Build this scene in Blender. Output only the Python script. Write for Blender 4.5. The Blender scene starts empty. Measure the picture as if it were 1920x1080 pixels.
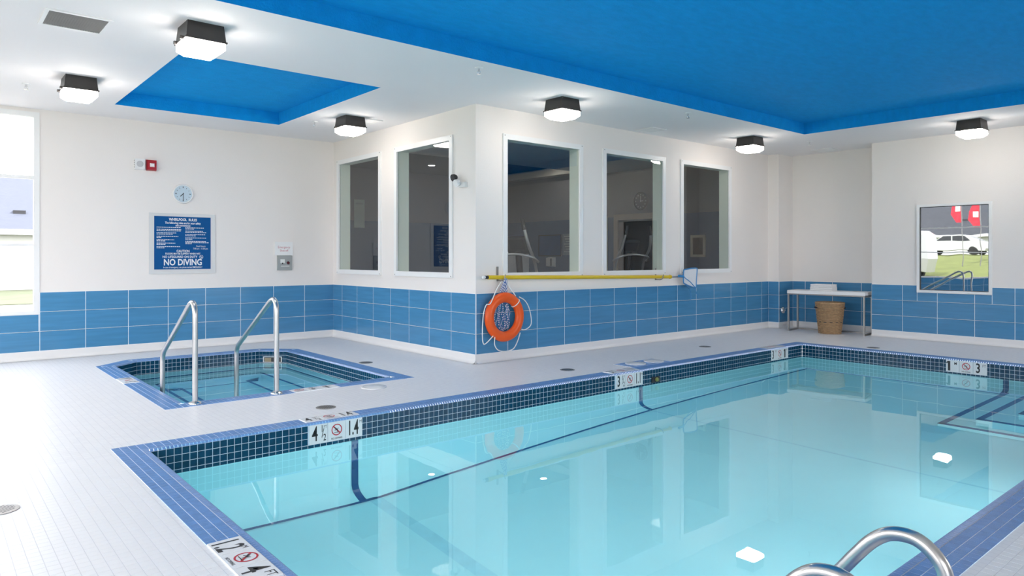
import bpy, math, random
from mathutils import Vector, Matrix
random.seed(7)
S = bpy.context.scene
C = S.collection
PI = math.pi

# ---------------------------------------------------------------- camera
FPX, YAW, HZ, CAMH = 1314.6, 0.8687, 481.36, 1.30
cam_d = bpy.data.cameras.new('camera')
cam_d.sensor_width = 36.0
cam_d.lens = FPX * 36.0 / 1920.0
cam_d.shift_y = -(540.0 - HZ) / 1920.0
cam_d.clip_start = 0.05
cam_d.clip_end = 300
cam = bpy.data.objects.new('camera', cam_d)
C.objects.link(cam)
cam.location = (0, 0, CAMH)
cam.rotation_euler = (PI / 2, 0, YAW - PI / 2)
S.camera = cam

# ---------------------------------------------------------------- sky, sun, view
world = bpy.data.worlds.new('world')
S.world = world
world.use_nodes = True
wn = world.node_tree
bg = wn.nodes['Background']
bg.inputs['Color'].default_value = (0.97, 0.975, 1.0, 1)
bg.inputs['Strength'].default_value = 4.0
sun_d = bpy.data.lights.new('sun', 'SUN')
sun_d.energy = 5.0
sun_d.angle = 0.02
sun_d.color = (1.0, 0.95, 0.86)
sun = bpy.data.objects.new('sun', sun_d)
C.objects.link(sun)
sun.rotation_euler = Vector((-0.66, -0.04, -0.75)).to_track_quat('-Z', 'Y').to_euler()
S.view_settings.view_transform = 'Standard'
S.view_settings.look = 'None'
S.view_settings.gamma = 1.0
S.view_settings.use_curve_mapping = False
S.view_settings.exposure = 0.60
LAMP_POWER = 20.0
WATER_FILL = 60.0
GYM_LAMP = 40.0
cy = S.cycles
cy.use_denoising = True
cy.max_bounces = 16
cy.diffuse_bounces = 5
cy.glossy_bounces = 7
cy.transmission_bounces = 8
cy.transparent_max_bounces = 12
cy.sample_clamp_indirect = 6.0
cy.blur_glossy = 0.5

# ---------------------------------------------------------------- dimensions (metres)
XB, YC, YA = 5.164, 6.788, 10.611          # left face of gym corner, right face of gym corner, rear wall
XE, YCOL, XN, XD = 11.894, 6.579, 12.391, 11.95
YN = 4.975                                  # where the niche ends
XL, YF = -3.0, -3.2                         # window wall on the left, wall behind the viewer
ZC = 3.16
TH = 0.18
PX0, PX1, PY0, PY1 = 1.185, 10.02, 1.20, 5.17   # pool water edges
ZW = -0.18
T = 0.0507                                  # mosaic pitch

# ---------------------------------------------------------------- materials
MATS = {}
def mat(name, col, rough=0.5, metal=0.0, spec=0.5, var=0.06, vscale=6.0, bump=0.0, bscale=60.0, emit=None, stretch=None, coat=0.0, ior=1.45, rand=False):
    if name in MATS:
        return MATS[name]
    m = bpy.data.materials.new(name)
    m.use_nodes = True
    nt = m.node_tree
    p = nt.nodes['Principled BSDF']
    p.inputs['Roughness'].default_value = rough
    p.inputs['Metallic'].default_value = metal
    p.inputs['Specular IOR Level'].default_value = spec
    p.inputs['IOR'].default_value = ior
    p.inputs['Coat Weight'].default_value = coat
    tc = nt.nodes.new('ShaderNodeTexCoord')
    src = tc.outputs['Object']
    if stretch:
        mp = nt.nodes.new('ShaderNodeMapping')
        mp.inputs['Scale'].default_value = stretch
        nt.links.new(src, mp.inputs['Vector'])
        src = mp.outputs['Vector']
    if rand:                                     # shift the pattern from piece to piece
        oi = nt.nodes.new('ShaderNodeObjectInfo')
        ml = nt.nodes.new('ShaderNodeMath'); ml.operation = 'MULTIPLY'; ml.inputs[1].default_value = 37.0
        nt.links.new(oi.outputs['Random'], ml.inputs[0])
        ad = nt.nodes.new('ShaderNodeVectorMath'); ad.operation = 'ADD'
        nt.links.new(src, ad.inputs[0]); nt.links.new(ml.outputs[0], ad.inputs[1])
        src = ad.outputs[0]
    nz = nt.nodes.new('ShaderNodeTexNoise')
    nz.inputs['Scale'].default_value = vscale
    nz.inputs['Detail'].default_value = 3
    nt.links.new(src, nz.inputs['Vector'])
    mx = nt.nodes.new('ShaderNodeMix')
    mx.data_type = 'RGBA'
    a = tuple(max(0, c * (1 - var)) for c in col)
    b = tuple(min(1, c * (1 + var)) for c in col)
    mx.inputs[6].default_value = (*a, 1)
    mx.inputs[7].default_value = (*b, 1)
    nt.links.new(nz.outputs['Fac'], mx.inputs[0])
    nt.links.new(mx.outputs[2], p.inputs['Base Color'])
    if bump > 0:
        n2 = nt.nodes.new('ShaderNodeTexNoise')
        n2.inputs['Scale'].default_value = bscale
        n2.inputs['Detail'].default_value = 3
        nt.links.new(src, n2.inputs['Vector'])
        bp = nt.nodes.new('ShaderNodeBump')
        bp.inputs['Strength'].default_value = bump
        bp.inputs['Distance'].default_value = 0.01
        nt.links.new(n2.outputs['Fac'], bp.inputs['Height'])
        nt.links.new(bp.outputs['Normal'], p.inputs['Normal'])
    if emit:
        p.inputs['Emission Color'].default_value = (*emit[0], 1)
        p.inputs['Emission Strength'].default_value = emit[1]
    MATS[name] = m
    return m

def glass_mat(name, tint, ior, rough=0.0, refl=1.0):
    # thin pane: tinted see-through plus a Fresnel reflection
    m = bpy.data.materials.new(name)
    m.use_nodes = True
    nt = m.node_tree
    nt.nodes.clear()
    out = nt.nodes.new('ShaderNodeOutputMaterial')
    tr = nt.nodes.new('ShaderNodeBsdfTransparent')
    tr.inputs['Color'].default_value = (*tint, 1)
    gl = nt.nodes.new('ShaderNodeBsdfGlossy')
    gl.inputs['Roughness'].default_value = rough
    gl.inputs['Color'].default_value = (refl, refl, refl, 1)
    fr = nt.nodes.new('ShaderNodeFresnel')
    # the same reflectance from either side of the pane
    ge = nt.nodes.new('ShaderNodeNewGeometry')
    mr = nt.nodes.new('ShaderNodeMapRange')
    mr.inputs['To Min'].default_value = ior
    mr.inputs['To Max'].default_value = 1.0 / ior
    nt.links.new(ge.outputs['Backfacing'], mr.inputs['Value'])
    nt.links.new(mr.outputs['Result'], fr.inputs['IOR'])
    mx = nt.nodes.new('ShaderNodeMixShader')
    nt.links.new(fr.outputs[0], mx.inputs[0])
    nt.links.new(tr.outputs[0], mx.inputs[1])
    nt.links.new(gl.outputs[0], mx.inputs[2])
    nt.links.new(mx.outputs[0], out.inputs[0])
    MATS[name] = m
    return m

PAINT = mat('wall_paint', (0.84, 0.795, 0.765), 0.7, var=0.015, vscale=2, bump=0.12, bscale=90)
CEILP = mat('ceiling_paint', (0.87, 0.85, 0.85), 0.8, var=0.015, vscale=2, bump=0.1, bscale=120)
CBLUE = mat('blue_ceiling_paint', (0.004, 0.32, 0.74), 0.85, var=0.13, vscale=8, bump=0.7, bscale=40, spec=0.15, stretch=(1, 2.5, 1))
WTILE = mat('blue_wall_tile', (0.068, 0.245, 0.45), 0.15, var=0.22, vscale=2.2, stretch=(1.0, 12.0, 1.0), bump=0.05, bscale=5, rand=True)
GROUT = mat('pale_grout', (0.86, 0.89, 0.92), 0.8, var=0.05)
COPT = mat('coping_blue_tile', (0.105, 0.245, 0.52), 0.35, var=0.3, vscale=14, spec=0.3, rand=True)
BULL = mat('bullnose_glaze', (0.14, 0.27, 0.54), 0.30, var=0.35, vscale=14, spec=0.45, rand=True)
NAVY = mat('navy_mosaic', (0.004, 0.050, 0.105), 0.12, var=0.5, vscale=16, bump=0.05, bscale=30, spec=0.28, rand=True)
DECKT = mat('white_deck_tile', (0.80, 0.80, 0.815), 0.35, var=0.02, vscale=8)
BASEW = mat('white_cove_base', (0.80, 0.79, 0.78), 0.35, var=0.02)
PLAST = mat('pool_plaster', (0.50, 0.91, 0.98), 0.7, var=0.03, vscale=3)
STRIPE = mat('stripe_tile', (0.008, 0.085, 0.25), 0.3, var=0.2, vscale=20)
PSTRIPE = mat('pale_stripe', (0.40, 0.80, 0.90), 0.5, var=0.1, vscale=10)
WHITE = mat('white_enamel', (0.82, 0.82, 0.82), 0.3, var=0.02)
FRAMEW = mat('white_frame', (0.84, 0.84, 0.84), 0.35, var=0.02)
BLACK = mat('black_paint', (0.012, 0.012, 0.014), 0.45, var=0.1)
RED = mat('red_print', (0.50, 0.012, 0.03), 0.4, var=0.05)
PLATE = mat('white_marker_tile', (0.78, 0.79, 0.80), 0.25, var=0.02)
STEEL = mat('brushed_steel', (0.60, 0.59, 0.58), 0.28, metal=1.0, var=0.05, vscale=30)
CHROME = mat('chrome', (0.75, 0.75, 0.76), 0.12, metal=1.0, var=0.03)
GSTEEL = mat('grey_steel', (0.30, 0.29, 0.28), 0.35, metal=0.8, var=0.08)
BRONZE = mat('dark_bronze', (0.035, 0.032, 0.032), 0.4, var=0.15)
LENS = mat('lamp_lens', (0.9, 0.9, 0.9), 0.3, emit=((1.0, 0.92, 0.84), LAMP_POWER))
FILL_LENS = mat('water_fill_lens', (0.9, 0.9, 0.9), 0.3, emit=((0.95, 1.0, 1.0), WATER_FILL))  # glow of the lights added to brighten pool and spa water
GLENS = mat('downlight_lens', (0.9, 0.9, 0.9), 0.3, emit=((1.0, 0.95, 0.88), GYM_LAMP))
SIGNB = mat('sign_blue', (0.004, 0.085, 0.27), 0.5, var=0.03, spec=0.15)
SIGNG = mat('sign_board', (0.66, 0.66, 0.66), 0.25, var=0.02)
YELLOW = mat('yellow_pole', (0.72, 0.50, 0.02), 0.3, var=0.06)
ORANGE = mat('orange_vinyl', (0.82, 0.10, 0.008), 0.32, var=0.06, vscale=12)
ROPEW = mat('white_rope', (0.78, 0.78, 0.78), 0.7, var=0.1, vscale=80)
TOWEL = mat('white_terry', (0.90, 0.90, 0.91), 0.95, var=0.03, bump=0.6, bscale=250)
WICK = mat('wicker_strand', (0.44, 0.285, 0.16), 0.6, var=0.5, vscale=30, bump=0.3, bscale=90)
GREYP = mat('grey_plastic', (0.34, 0.36, 0.36), 0.4, var=0.05)
DARKP = mat('dark_plastic', (0.03, 0.03, 0.035), 0.4, var=0.1)
NETB = mat('blue_plastic', (0.03, 0.22, 0.50), 0.35, var=0.1)
NETM = mat('net_mesh', (0.74, 0.75, 0.78), 0.9, var=0.1, vscale=80)
GYMW = mat('gym_grey_paint', (0.30, 0.295, 0.32), 0.8, var=0.03)
GYMB = mat('gym_blue_paint', (0.10, 0.15, 0.25), 0.7, var=0.05)
GYMF = mat('gym_floor', (0.12, 0.12, 0.13), 0.6, var=0.1)
GYMC = mat('gym_ceiling', (0.24, 0.27, 0.30), 0.8, var=0.05)
JAMB = mat('window_reveal', (0.76, 0.82, 0.74), 0.6, var=0.02)
DARKR = mat('dark_void', (0.01, 0.011, 0.013), 0.9, var=0.1)
LAWN = mat('pale_lawn', (0.10, 0.115, 0.07), 0.95, var=0.35, vscale=1.2, bump=1.0, bscale=20)
GRASS = mat('grass', (0.13, 0.15, 0.035), 0.95, var=0.35, vscale=1.2, bump=1.0, bscale=20)
CONC = mat('concrete', (0.24, 0.235, 0.23), 0.9, var=0.06, vscale=2)
SHING = mat('roof_shingle', (0.078, 0.088, 0.12), 0.9, var=0.25, vscale=4, stretch=(1, 6, 1))
SIDING = mat('white_siding', (0.60, 0.60, 0.58), 0.6, var=0.03)
CARW = mat('white_car_paint', (0.45, 0.45, 0.44), 0.2, var=0.02, coat=0.5)
CARG = mat('car_glass', (0.02, 0.022, 0.025), 0.08, var=0.1)
TYRE = mat('tyre', (0.02, 0.02, 0.02), 0.8, var=0.1)
POSTB = mat('poster_blue', (0.01, 0.07, 0.22), 0.4, var=0.4, vscale=5)
PAPER = mat('paper', (0.74, 0.75, 0.72), 0.7, var=0.03)
DOORW = mat('pale_wood', (0.55, 0.46, 0.38), 0.5, var=0.06)
PANE = glass_mat('window_glass', (0.90, 0.92, 0.91), 1.85)
CLEAR = glass_mat('clear_glass', (0.97, 0.97, 0.97), 1.35)

def mirror_glass():
    m = bpy.data.materials.new('mirrored_glass')
    m.use_nodes = True
    p = m.node_tree.nodes['Principled BSDF']
    p.inputs['Base Color'].default_value = (0.46, 0.48, 0.50, 1)
    p.inputs['Metallic'].default_value = 1.0
    p.inputs['Roughness'].default_value = 0.01
    nt = m.node_tree
    tc = nt.nodes.new('ShaderNodeTexCoord')
    nz = nt.nodes.new('ShaderNodeTexNoise')
    nz.inputs['Scale'].default_value = 2.6
    nz.inputs['Detail'].default_value = 1
    nt.links.new(tc.outputs['Object'], nz.inputs['Vector'])
    bp = nt.nodes.new('ShaderNodeBump')
    bp.inputs['Strength'].default_value = 0.05
    bp.inputs['Distance'].default_value = 0.01
    nt.links.new(nz.outputs['Fac'], bp.inputs['Height'])
    nt.links.new(bp.outputs['Normal'], p.inputs['Normal'])
    return m
MIRG = mirror_glass()

def water_mat(name, tint, bump):
    m = bpy.data.materials.new(name)
    m.use_nodes = True
    nt = m.node_tree
    nt.nodes.clear()
    out = nt.nodes.new('ShaderNodeOutputMaterial')
    g = nt.nodes.new('ShaderNodeBsdfGlass')
    g.inputs['Color'].default_value = (*tint, 1)
    g.inputs['Roughness'].default_value = 0.0
    g.inputs['IOR'].default_value = 1.333
    tc = nt.nodes.new('ShaderNodeTexCoord')
    n1 = nt.nodes.new('ShaderNodeTexNoise')
    n1.inputs['Scale'].default_value = 1.6
    n1.inputs['Detail'].default_value = 2
    nt.links.new(tc.outputs['Object'], n1.inputs['Vector'])
    bp = nt.nodes.new('ShaderNodeBump')
    bp.inputs['Strength'].default_value = bump
    bp.inputs['Distance'].default_value = 0.02
    nt.links.new(n1.outputs['Fac'], bp.inputs['Height'])
    nt.links.new(bp.outputs['Normal'], g.inputs['Normal'])
    nt.links.new(g.outputs[0], out.inputs[0])
    return m
WATER = water_mat('pool_water', (0.95, 1.0, 1.0), 0.05)
SPAW = water_mat('spa_water', (0.90, 0.98, 0.99), 0.05)

def deck_mat():
    # white 50 mm mosaic with thin grout lines
    m = bpy.data.materials.new('deck_mosaic')
    m.use_nodes = True
    nt = m.node_tree
    p = nt.nodes['Principled BSDF']
    p.inputs['Roughness'].default_value = 0.38
    tc = nt.nodes.new('ShaderNodeTexCoord')
    mp = nt.nodes.new('ShaderNodeMapping')
    mp.inputs['Location'].default_value = (0.0, 0.0, 0)
    nt.links.new(tc.outputs['Object'], mp.inputs['Vector'])
    br = nt.nodes.new('ShaderNodeTexBrick')
    br.offset = 0.0
    br.inputs['Scale'].default_value = 1.0
    br.inputs['Brick Width'].default_value = T
    br.inputs['Row Height'].default_value = T
    br.inputs['Mortar Size'].default_value = 0.0011
    br.inputs['Color1'].default_value = (0.80, 0.80, 0.815, 1)
    br.inputs['Color2'].default_value = (0.77, 0.77, 0.79, 1)
    br.inputs['Mortar'].default_value = (0.60, 0.60, 0.64, 1)
    nt.links.new(mp.outputs['Vector'], br.inputs['Vector'])
    nt.links.new(br.outputs['Color'], p.inputs['Base Color'])
    return m
DECK = deck_mat()

def braid_mat():
    m = bpy.data.materials.new('braided_rope')
    m.use_nodes = True
    nt = m.node_tree
    p = nt.nodes['Principled BSDF']
    p.inputs['Roughness'].default_value = 0.8
    tc = nt.nodes.new('ShaderNodeTexCoord')
    wv = nt.nodes.new('ShaderNodeTexWave')
    wv.bands_direction = 'DIAGONAL'
    wv.inputs['Scale'].default_value = 26
    wv.inputs['Distortion'].default_value = 1.5
    nt.links.new(tc.outputs['Object'], wv.inputs['Vector'])
    rp = nt.nodes.new('ShaderNodeValToRGB')
    rp.color_ramp.elements[0].position = 0.45
    rp.color_ramp.elements[0].color = (0.03, 0.12, 0.42, 1)
    rp.color_ramp.elements[1].position = 0.55
    rp.color_ramp.elements[1].color = (0.8, 0.8, 0.82, 1)
    nt.links.new(wv.outputs['Fac'], rp.inputs[0])
    nt.links.new(rp.outputs[0], p.inputs['Base Color'])
    return m
BRAID = braid_mat()

# ---------------------------------------------------------------- mesh helpers
class MB:
    def __init__(s):
        s.v = []; s.f = []; s.sm = False
    def box(s, x0, x1, y0, y1, z0, z1):
        n = len(s.v)
        s.v += [(x0, y0, z0), (x1, y0, z0), (x1, y1, z0), (x0, y1, z0), (x0, y0, z1), (x1, y0, z1), (x1, y1, z1), (x0, y1, z1)]
        s.f += [tuple(n + i for i in q) for q in ((0, 3, 2, 1), (4, 5, 6, 7), (0, 1, 5, 4), (1, 2, 6, 5), (2, 3, 7, 6), (3, 0, 4, 7))]
        return s
    def quad(s, *p):
        n = len(s.v); s.v += [tuple(q) for q in p]; s.f.append(tuple(range(n, n + len(p)))); return s
    def tbox(s, x0, x1, y0, y1, z0, z1, i, top=True):
        # box whose top (or bottom) face is inset by i
        n = len(s.v)
        a, b = (0, i) if top else (i, 0)
        s.v += [(x0 + a, y0 + a, z0), (x1 - a, y0 + a, z0), (x1 - a, y1 - a, z0), (x0 + a, y1 - a, z0), (x0 + b, y0 + b, z1), (x1 - b, y0 + b, z1), (x1 - b, y1 - b, z1), (x0 + b, y1 - b, z1)]
        s.f += [tuple(n + k for k in q) for q in ((0, 3, 2, 1), (4, 5, 6, 7), (0, 1, 5, 4), (1, 2, 6, 5), (2, 3, 7, 6), (3, 0, 4, 7))]
        return s
    def prism(s, pts, z0, z1):
        n = len(s.v); k = len(pts)
        s.v += [(p[0], p[1], z0) for p in pts] + [(p[0], p[1], z1) for p in pts]
        s.f.append(tuple(n + i for i in reversed(range(k)))); s.f.append(tuple(n + k + i for i in range(k)))
        for i in range(k):
            j = (i + 1) % k
            s.f.append((n + i, n + j, n + k + j, n + k + i))
        return s
    def lathe(s, prof, seg=24, cx=0, cy=0, a0=0.0, a1=2 * PI):
        n = len(s.v); k = len(prof); s.sm = True
        full = abs(a1 - a0 - 2 * PI) < 1e-6
        m = seg if full else seg + 1
        for i in range(m):
            a = a0 + (a1 - a0) * i / seg
            for r, z in prof:
                s.v.append((cx + r * math.cos(a), cy + r * math.sin(a), z))
        for i in range(seg):
            j = (i + 1) % m
            for q in range(k - 1):
                s.f.append((n + i * k + q, n + j * k + q, n + j * k + q + 1, n + i * k + q + 1))
        return s
    def tube(s, path, r, seg=10, closed=False, cap=True):
        s.sm = True
        P = [Vector(p) for p in path]; m = len(P); n = len(s.v)
        R = r if isinstance(r, (list, tuple)) else [r] * m
        up = None
        for i in range(m):
            if closed:
                t = P[(i + 1) % m] - P[i - 1]
            else:
                t = P[min(i + 1, m - 1)] - P[max(i - 1, 0)]
            t.normalize()
            if up is None:
                up = Vector((0, 0, 1)) if abs(t.z) < 0.9 else Vector((1, 0, 0))
            a = t.cross(up)
            if a.length < 1e-5:
                a = t.orthogonal()
            a.normalize(); b = a.cross(t); b.normalize(); up = b
            for q in range(seg):
                w = 2 * PI * q / seg
                s.v.append(tuple(P[i] + (a * math.cos(w) + b * math.sin(w)) * R[i]))
        for i in range(m if closed else m - 1):
            j = (i + 1) % m
            for q in range(seg):
                e = (q + 1) % seg
                s.f.append((n + i * seg + q, n + i * seg + e, n + j * seg + e, n + j * seg + q))
        if cap and not closed:
            s.f.append(tuple(n + q for q in reversed(range(seg))))
            s.f.append(tuple(n + (m - 1) * seg + q for q in range(seg)))
        return s
    def xf(s, M):
        s.v = [tuple(M @ Vector(p)) for p in s.v]; return s
    def mesh(s, name, m, sharp=0.6):
        me = bpy.data.meshes.new(name)
        me.from_pydata(s.v, [], s.f)
        me.materials.append(m)
        if s.sm:
            me.shade_smooth()
            try:
                me.set_sharp_from_angle(angle=sharp)
            except Exception:
                pass
        me.update()
        return me
    def build(s, name, m, parent=None, sharp=0.6):
        return link(name, s.mesh(name, m, sharp), parent)

def link(name, data, parent=None):
    o = bpy.data.objects.new(name, data)
    C.objects.link(o)
    if parent is not None:
        o.parent = parent
    return o

def tag(o, label=None, cat=None, group=None, kind=None):
    if label: o['label'] = label
    if cat: o['category'] = cat
    if group: o['group'] = group
    if kind: o['kind'] = kind
    return o

def thing(name, label, cat, loc=(0, 0, 0), rz=0.0, group=None):
    o = link(name, None)
    o.empty_display_size = 0.1
    o.location = loc
    o.rotation_euler = (0, 0, rz)
    return tag(o, label, cat, group)

def copy_tree(o, parent=None):
    c = o.copy(); C.objects.link(c); c.parent = parent
    for ch in [q for q in bpy.data.objects if q.parent == o]:
        copy_tree(ch, c)
    return c

def fillet(path, rad, n=6):
    P = [Vector(p) for p in path]; out = [P[0]]
    for i in range(1, len(P) - 1):
        r = rad[i - 1] if isinstance(rad, (list, tuple)) else rad
        a = (P[i - 1] - P[i]); b = (P[i + 1] - P[i])
        ang = a.angle(b); d = min(r / math.tan(ang / 2), a.length * 0.49, b.length * 0.49)
        p0 = P[i] + a.normalized() * d; p1 = P[i] + b.normalized() * d
        for k in range(n + 1):
            t = k / n
            out.append(p0 * (1 - t) ** 2 + P[i] * 2 * t * (1 - t) + p1 * t * t)
    out.append(P[-1])
    return out

def spline(pts, n=8, closed=False):
    P = [Vector(p) for p in pts]; out = []
    m = len(P)
    for i in range(m if closed else m - 1):
        if closed:
            p0, p1, p2, p3 = P[i - 1], P[i], P[(i + 1) % m], P[(i + 2) % m]
        else:
            p0, p1, p2, p3 = P[max(i - 1, 0)], P[i], P[i + 1], P[min(i + 2, m - 1)]
        for k in range(n):
            t = k / n
            out.append(0.5 * ((2 * p1) + (p2 - p0) * t + (2 * p0 - 5 * p1 + 4 * p2 - p3) * t * t + (3 * p1 - p0 - 3 * p2 + p3) * t ** 3))
    if not closed:
        out.append(P[-1])
    return out

def text_mesh(txt, size, xs=1.0, bold=0.0, align='CENTER', space=1.0):
    cu = bpy.data.curves.new('lettering', 'FONT')
    cu.body = txt; cu.size = size; cu.align_x = align; cu.align_y = 'CENTER'
    cu.offset = bold; cu.space_character = space; cu.resolution_u = 3
    o = bpy.data.objects.new('lettering', cu); C.objects.link(o)
    dg = bpy.context.evaluated_depsgraph_get()
    me = bpy.data.meshes.new_from_object(o.evaluated_get(dg))
    bpy.data.objects.remove(o); bpy.data.curves.remove(cu)
    for v in me.vertices:
        v.co.x *= xs
    return me

def digit_one(h, xs, bold):
    w = 0.15 * h * xs / 0.6 + bold
    t = 0.365 * h
    P = [(-w / 2, -t), (w / 2, -t), (w / 2, t), (-w / 2, t), (-w / 2 - 0.11 * h * xs / 0.6, t * 0.72), (-w / 2 - 0.11 * h * xs / 0.6, t * 0.50), (-w / 2, t * 0.62)]
    b = MB(); b.quad(*[(x, y, 0) for x, y in P])
    return b.mesh('lettering', BLACK)

def join_meshes(parts, name, m):
    # parts: list of (mesh, Matrix)
    vs, fs = [], []
    for me, M in parts:
        n = len(vs)
        vs += [tuple(M @ v.co) for v in me.vertices]
        fs += [tuple(n + i for i in p.vertices) for p in me.polygons]
    o = bpy.data.meshes.new(name)
    o.from_pydata(vs, [], fs); o.materials.append(m); o.update()
    return o

FW = Vector((math.cos(YAW), math.sin(YAW), 0)); RT = Vector((math.sin(YAW), -math.cos(YAW), 0))
def proj(p):
    d = Vector(p) - Vector((0, 0, CAMH)); z = d.dot(FW)
    if z < 0.1: return None
    return (960 + FPX * d.dot(RT) / z, HZ - FPX * d.z / z, z)

def lay_tiles(parent, piece, rest_name, m, items, size, limit=300, minpx=7.0):
    """items: (mesh, Matrix, outward normal). Largest in view become their own objects, the others one joined part."""
    scored, rest = [], []
    for me, M, nrm in items:
        c = M.translation
        q = proj(c)
        face = (Vector((0, 0, CAMH)) - c).dot(nrm)
        if q and 0 < q[0] < 1920 and 0 < q[1] < 1080 and face > 0.02 and size * FPX / q[2] > minpx:
            scored.append((size * FPX / q[2], me, M))
        else:
            rest.append((me, M))
    scored.sort(key=lambda t: -t[0])
    rest += [(me, M) for _, me, M in scored[limit:]]
    for _, me, M in scored[:limit]:
        o = link(piece, me, parent); o.matrix_local = M
    if rest:
        o = link(rest_name, join_meshes(rest, rest_name, m), parent)
        o['kind'] = 'stuff'

def basis(xa, ya, za, loc):
    M = Matrix.Identity(4)
    for i, a in enumerate((xa, ya, za)):
        for j in range(3): M[j][i] = a[j]
    M.translation = Vector(loc)
    return M

def tile_mesh(w, h, t, m, bev=0.0018, name='tile'):
    # local X width, Y height, Z outwards
    return MB().tbox(-w / 2, w / 2, -h / 2, h / 2, 0, t, bev).mesh(name, m)

# ---------------------------------------------------------------- floor
def rects_minus(x0, x1, y0, y1, holes):
    xs = sorted({x0, x1, *[v for h in holes for v in h[:2] if x0 < v < x1]})
    ys = sorted({y0, y1, *[v for h in holes for v in h[2:] if y0 < v < y1]})
    out = []
    for a, b in zip(xs, xs[1:]):
        for c, d in zip(ys, ys[1:]):
            mx, my = (a + b) / 2, (c + d) / 2
            if not any(h[0] < mx < h[1] and h[2] < my < h[3] for h in holes):
                out.append((a, b, c, d))
    return out

CW = 3 * T                                       # three mosaic rows
BN = 0.045                                       # bullnose width
POOL_OUT = (PX0 - CW - BN, PX1 + CW + BN, PY0 - CW - BN, PY1 + CW + BN)
SKIM = (6.42, 7.11, PY1 + CW + BN, 5.66)         # blue pad with the round lids
SPA_IN = [(1.79, 6.64), (3.88, 6.64), (3.88, 9.42), (3.60, 9.68), (2.07, 9.68), (1.79, 9.42)]
def offset_poly(P, d):
    # outward offset of a counter-clockwise polygon
    n = len(P); out = []
    for i in range(n):
        p0, p1, p2 = Vector(P[i - 1]), Vector(P[i]), Vector(P[(i + 1) % n])
        e1 = (p1 - p0).normalized(); e2 = (p2 - p1).normalized()
        n1 = Vector((e1.y, -e1.x)); n2 = Vector((e2.y, -e2.x))
        b = (n1 + n2).normalized(); k = d / b.dot(n1)
        out.append((p1.x + b.x * k, p1.y + b.y * k))
    return out
SPA_OUT = offset_poly(SPA_IN, CW + BN)
sx0 = min(p[0] for p in SPA_OUT); sx1 = max(p[0] for p in SPA_OUT); sy0 = min(p[1] for p in SPA_OUT); sy1 = max(p[1] for p in SPA_OUT)
fb = MB()
for a, b, c, d in rects_minus(XL - 0.2, XN + 0.2, YF - 0.2, YA + 0.2, [POOL_OUT, (sx0, sx1, sy0, sy1)]):
    fb.quad((a, c, 0), (b, c, 0), (b, d, 0), (a, d, 0))
# corners of the deck between the spa's chamfered rear edge and its bounding box
for i, cn in ((2, (sx1, sy1)), (4, (sx0, sy1))):
    fb.quad((*SPA_OUT[i], 0), (*cn, 0), (*SPA_OUT[i + 1], 0))
floor = tag(fb.build('floor', DECK), kind='structure')
# individual deck tiles close to the viewer
dt = tile_mesh(T - 0.0020, T - 0.0020, 0.0012, DECKT, 0.0004, 'deck_tile')
items = []
Z3 = Vector((0, 0, 1))
def deck_zone(ix0, ix1, iy0, iy1):
    for i in range(ix0, ix1):
        for j in range(iy0, iy1):
            x, y = (i + 0.5) * T, (j + 0.5) * T
            if POOL_OUT[0] - T * 0.45 < x < POOL_OUT[1] + T * 0.45 and POOL_OUT[2] - T * 0.45 < y < POOL_OUT[3] + T * 0.45:
                continue
            if math.hypot(x - 0.317, y - 4.438) < 0.105: continue
            items.append((dt, Matrix.Translation((x, y, 0.0)), Z3))
deck_zone(int(-0.35 / T), int(POOL_OUT[0] / T), int(2.6 / T), int(5.2 / T))
deck_zone(int(2.9 / T), int(5.2 / T), int(0.62 / T), int(POOL_OUT[2] / T))
lay_tiles(floor, 'deck_tile', 'deck_tiling', DECKT, items, T, 300, 9)

# ---------------------------------------------------------------- ceiling
RP = (1.17, 10.28, 1.05, 5.27)                   # blue recess above the pool
RS = (1.824, 3.875, 6.815, 9.67)                 # blue recess above the spa
RD = 0.17
cb = MB()
for a, b, c, d in rects_minus(XL - 0.2, XN + 0.2, YF - 0.2, YA + 0.2, [RP, RS]):
    cb.quad((a, d, ZC), (b, d, ZC), (b, c, ZC), (a, c, ZC))
ceiling = tag(cb.build('ceiling', CEILP), kind='structure')
ZR = ZC + 0.5
MB().box(XL - 0.4, XB + 0.2, YF - 0.4, YA + 0.2, ZR, ZR + 0.1).box(XB + 0.2, XN + 0.4, YF - 0.4, YC + 0.1, ZR, ZR + 0.1).build('roof_slab', CONC, ceiling)
MB().box(XL - 0.6, XL - 0.2, YF - 1.7, YA + 0.2, 3.30, 3.45).box(XL - 0.2, XN + 0.2, YF - 1.7, YF - 0.2, 3.30, 3.45).build('added_shade_eave', CONC, ceiling)  # unseen overhangs added to hold back steep daylight at the windows
for x0, x1, y0, y1 in (RP, RS):
    z1 = ZC + RD
    r = MB()
    r.quad((x0, y0, z1), (x0, y1, z1), (x1, y1, z1), (x1, y0, z1))
    r.quad((x0, y1, ZC), (x1, y1, ZC), (x1, y1, z1), (x0, y1, z1))
    r.quad((x1, y0, ZC), (x0, y0, ZC), (x0, y0, z1), (x1, y0, z1))
    r.quad((x1, y1, ZC), (x1, y0, ZC), (x1, y0, z1), (x1, y1, z1))
    r.quad((x0, y0, ZC), (x0, y1, ZC), (x0, y1, z1), (x0, y0, z1))
    r.build('ceiling_recess', CBLUE, ceiling)

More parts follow.
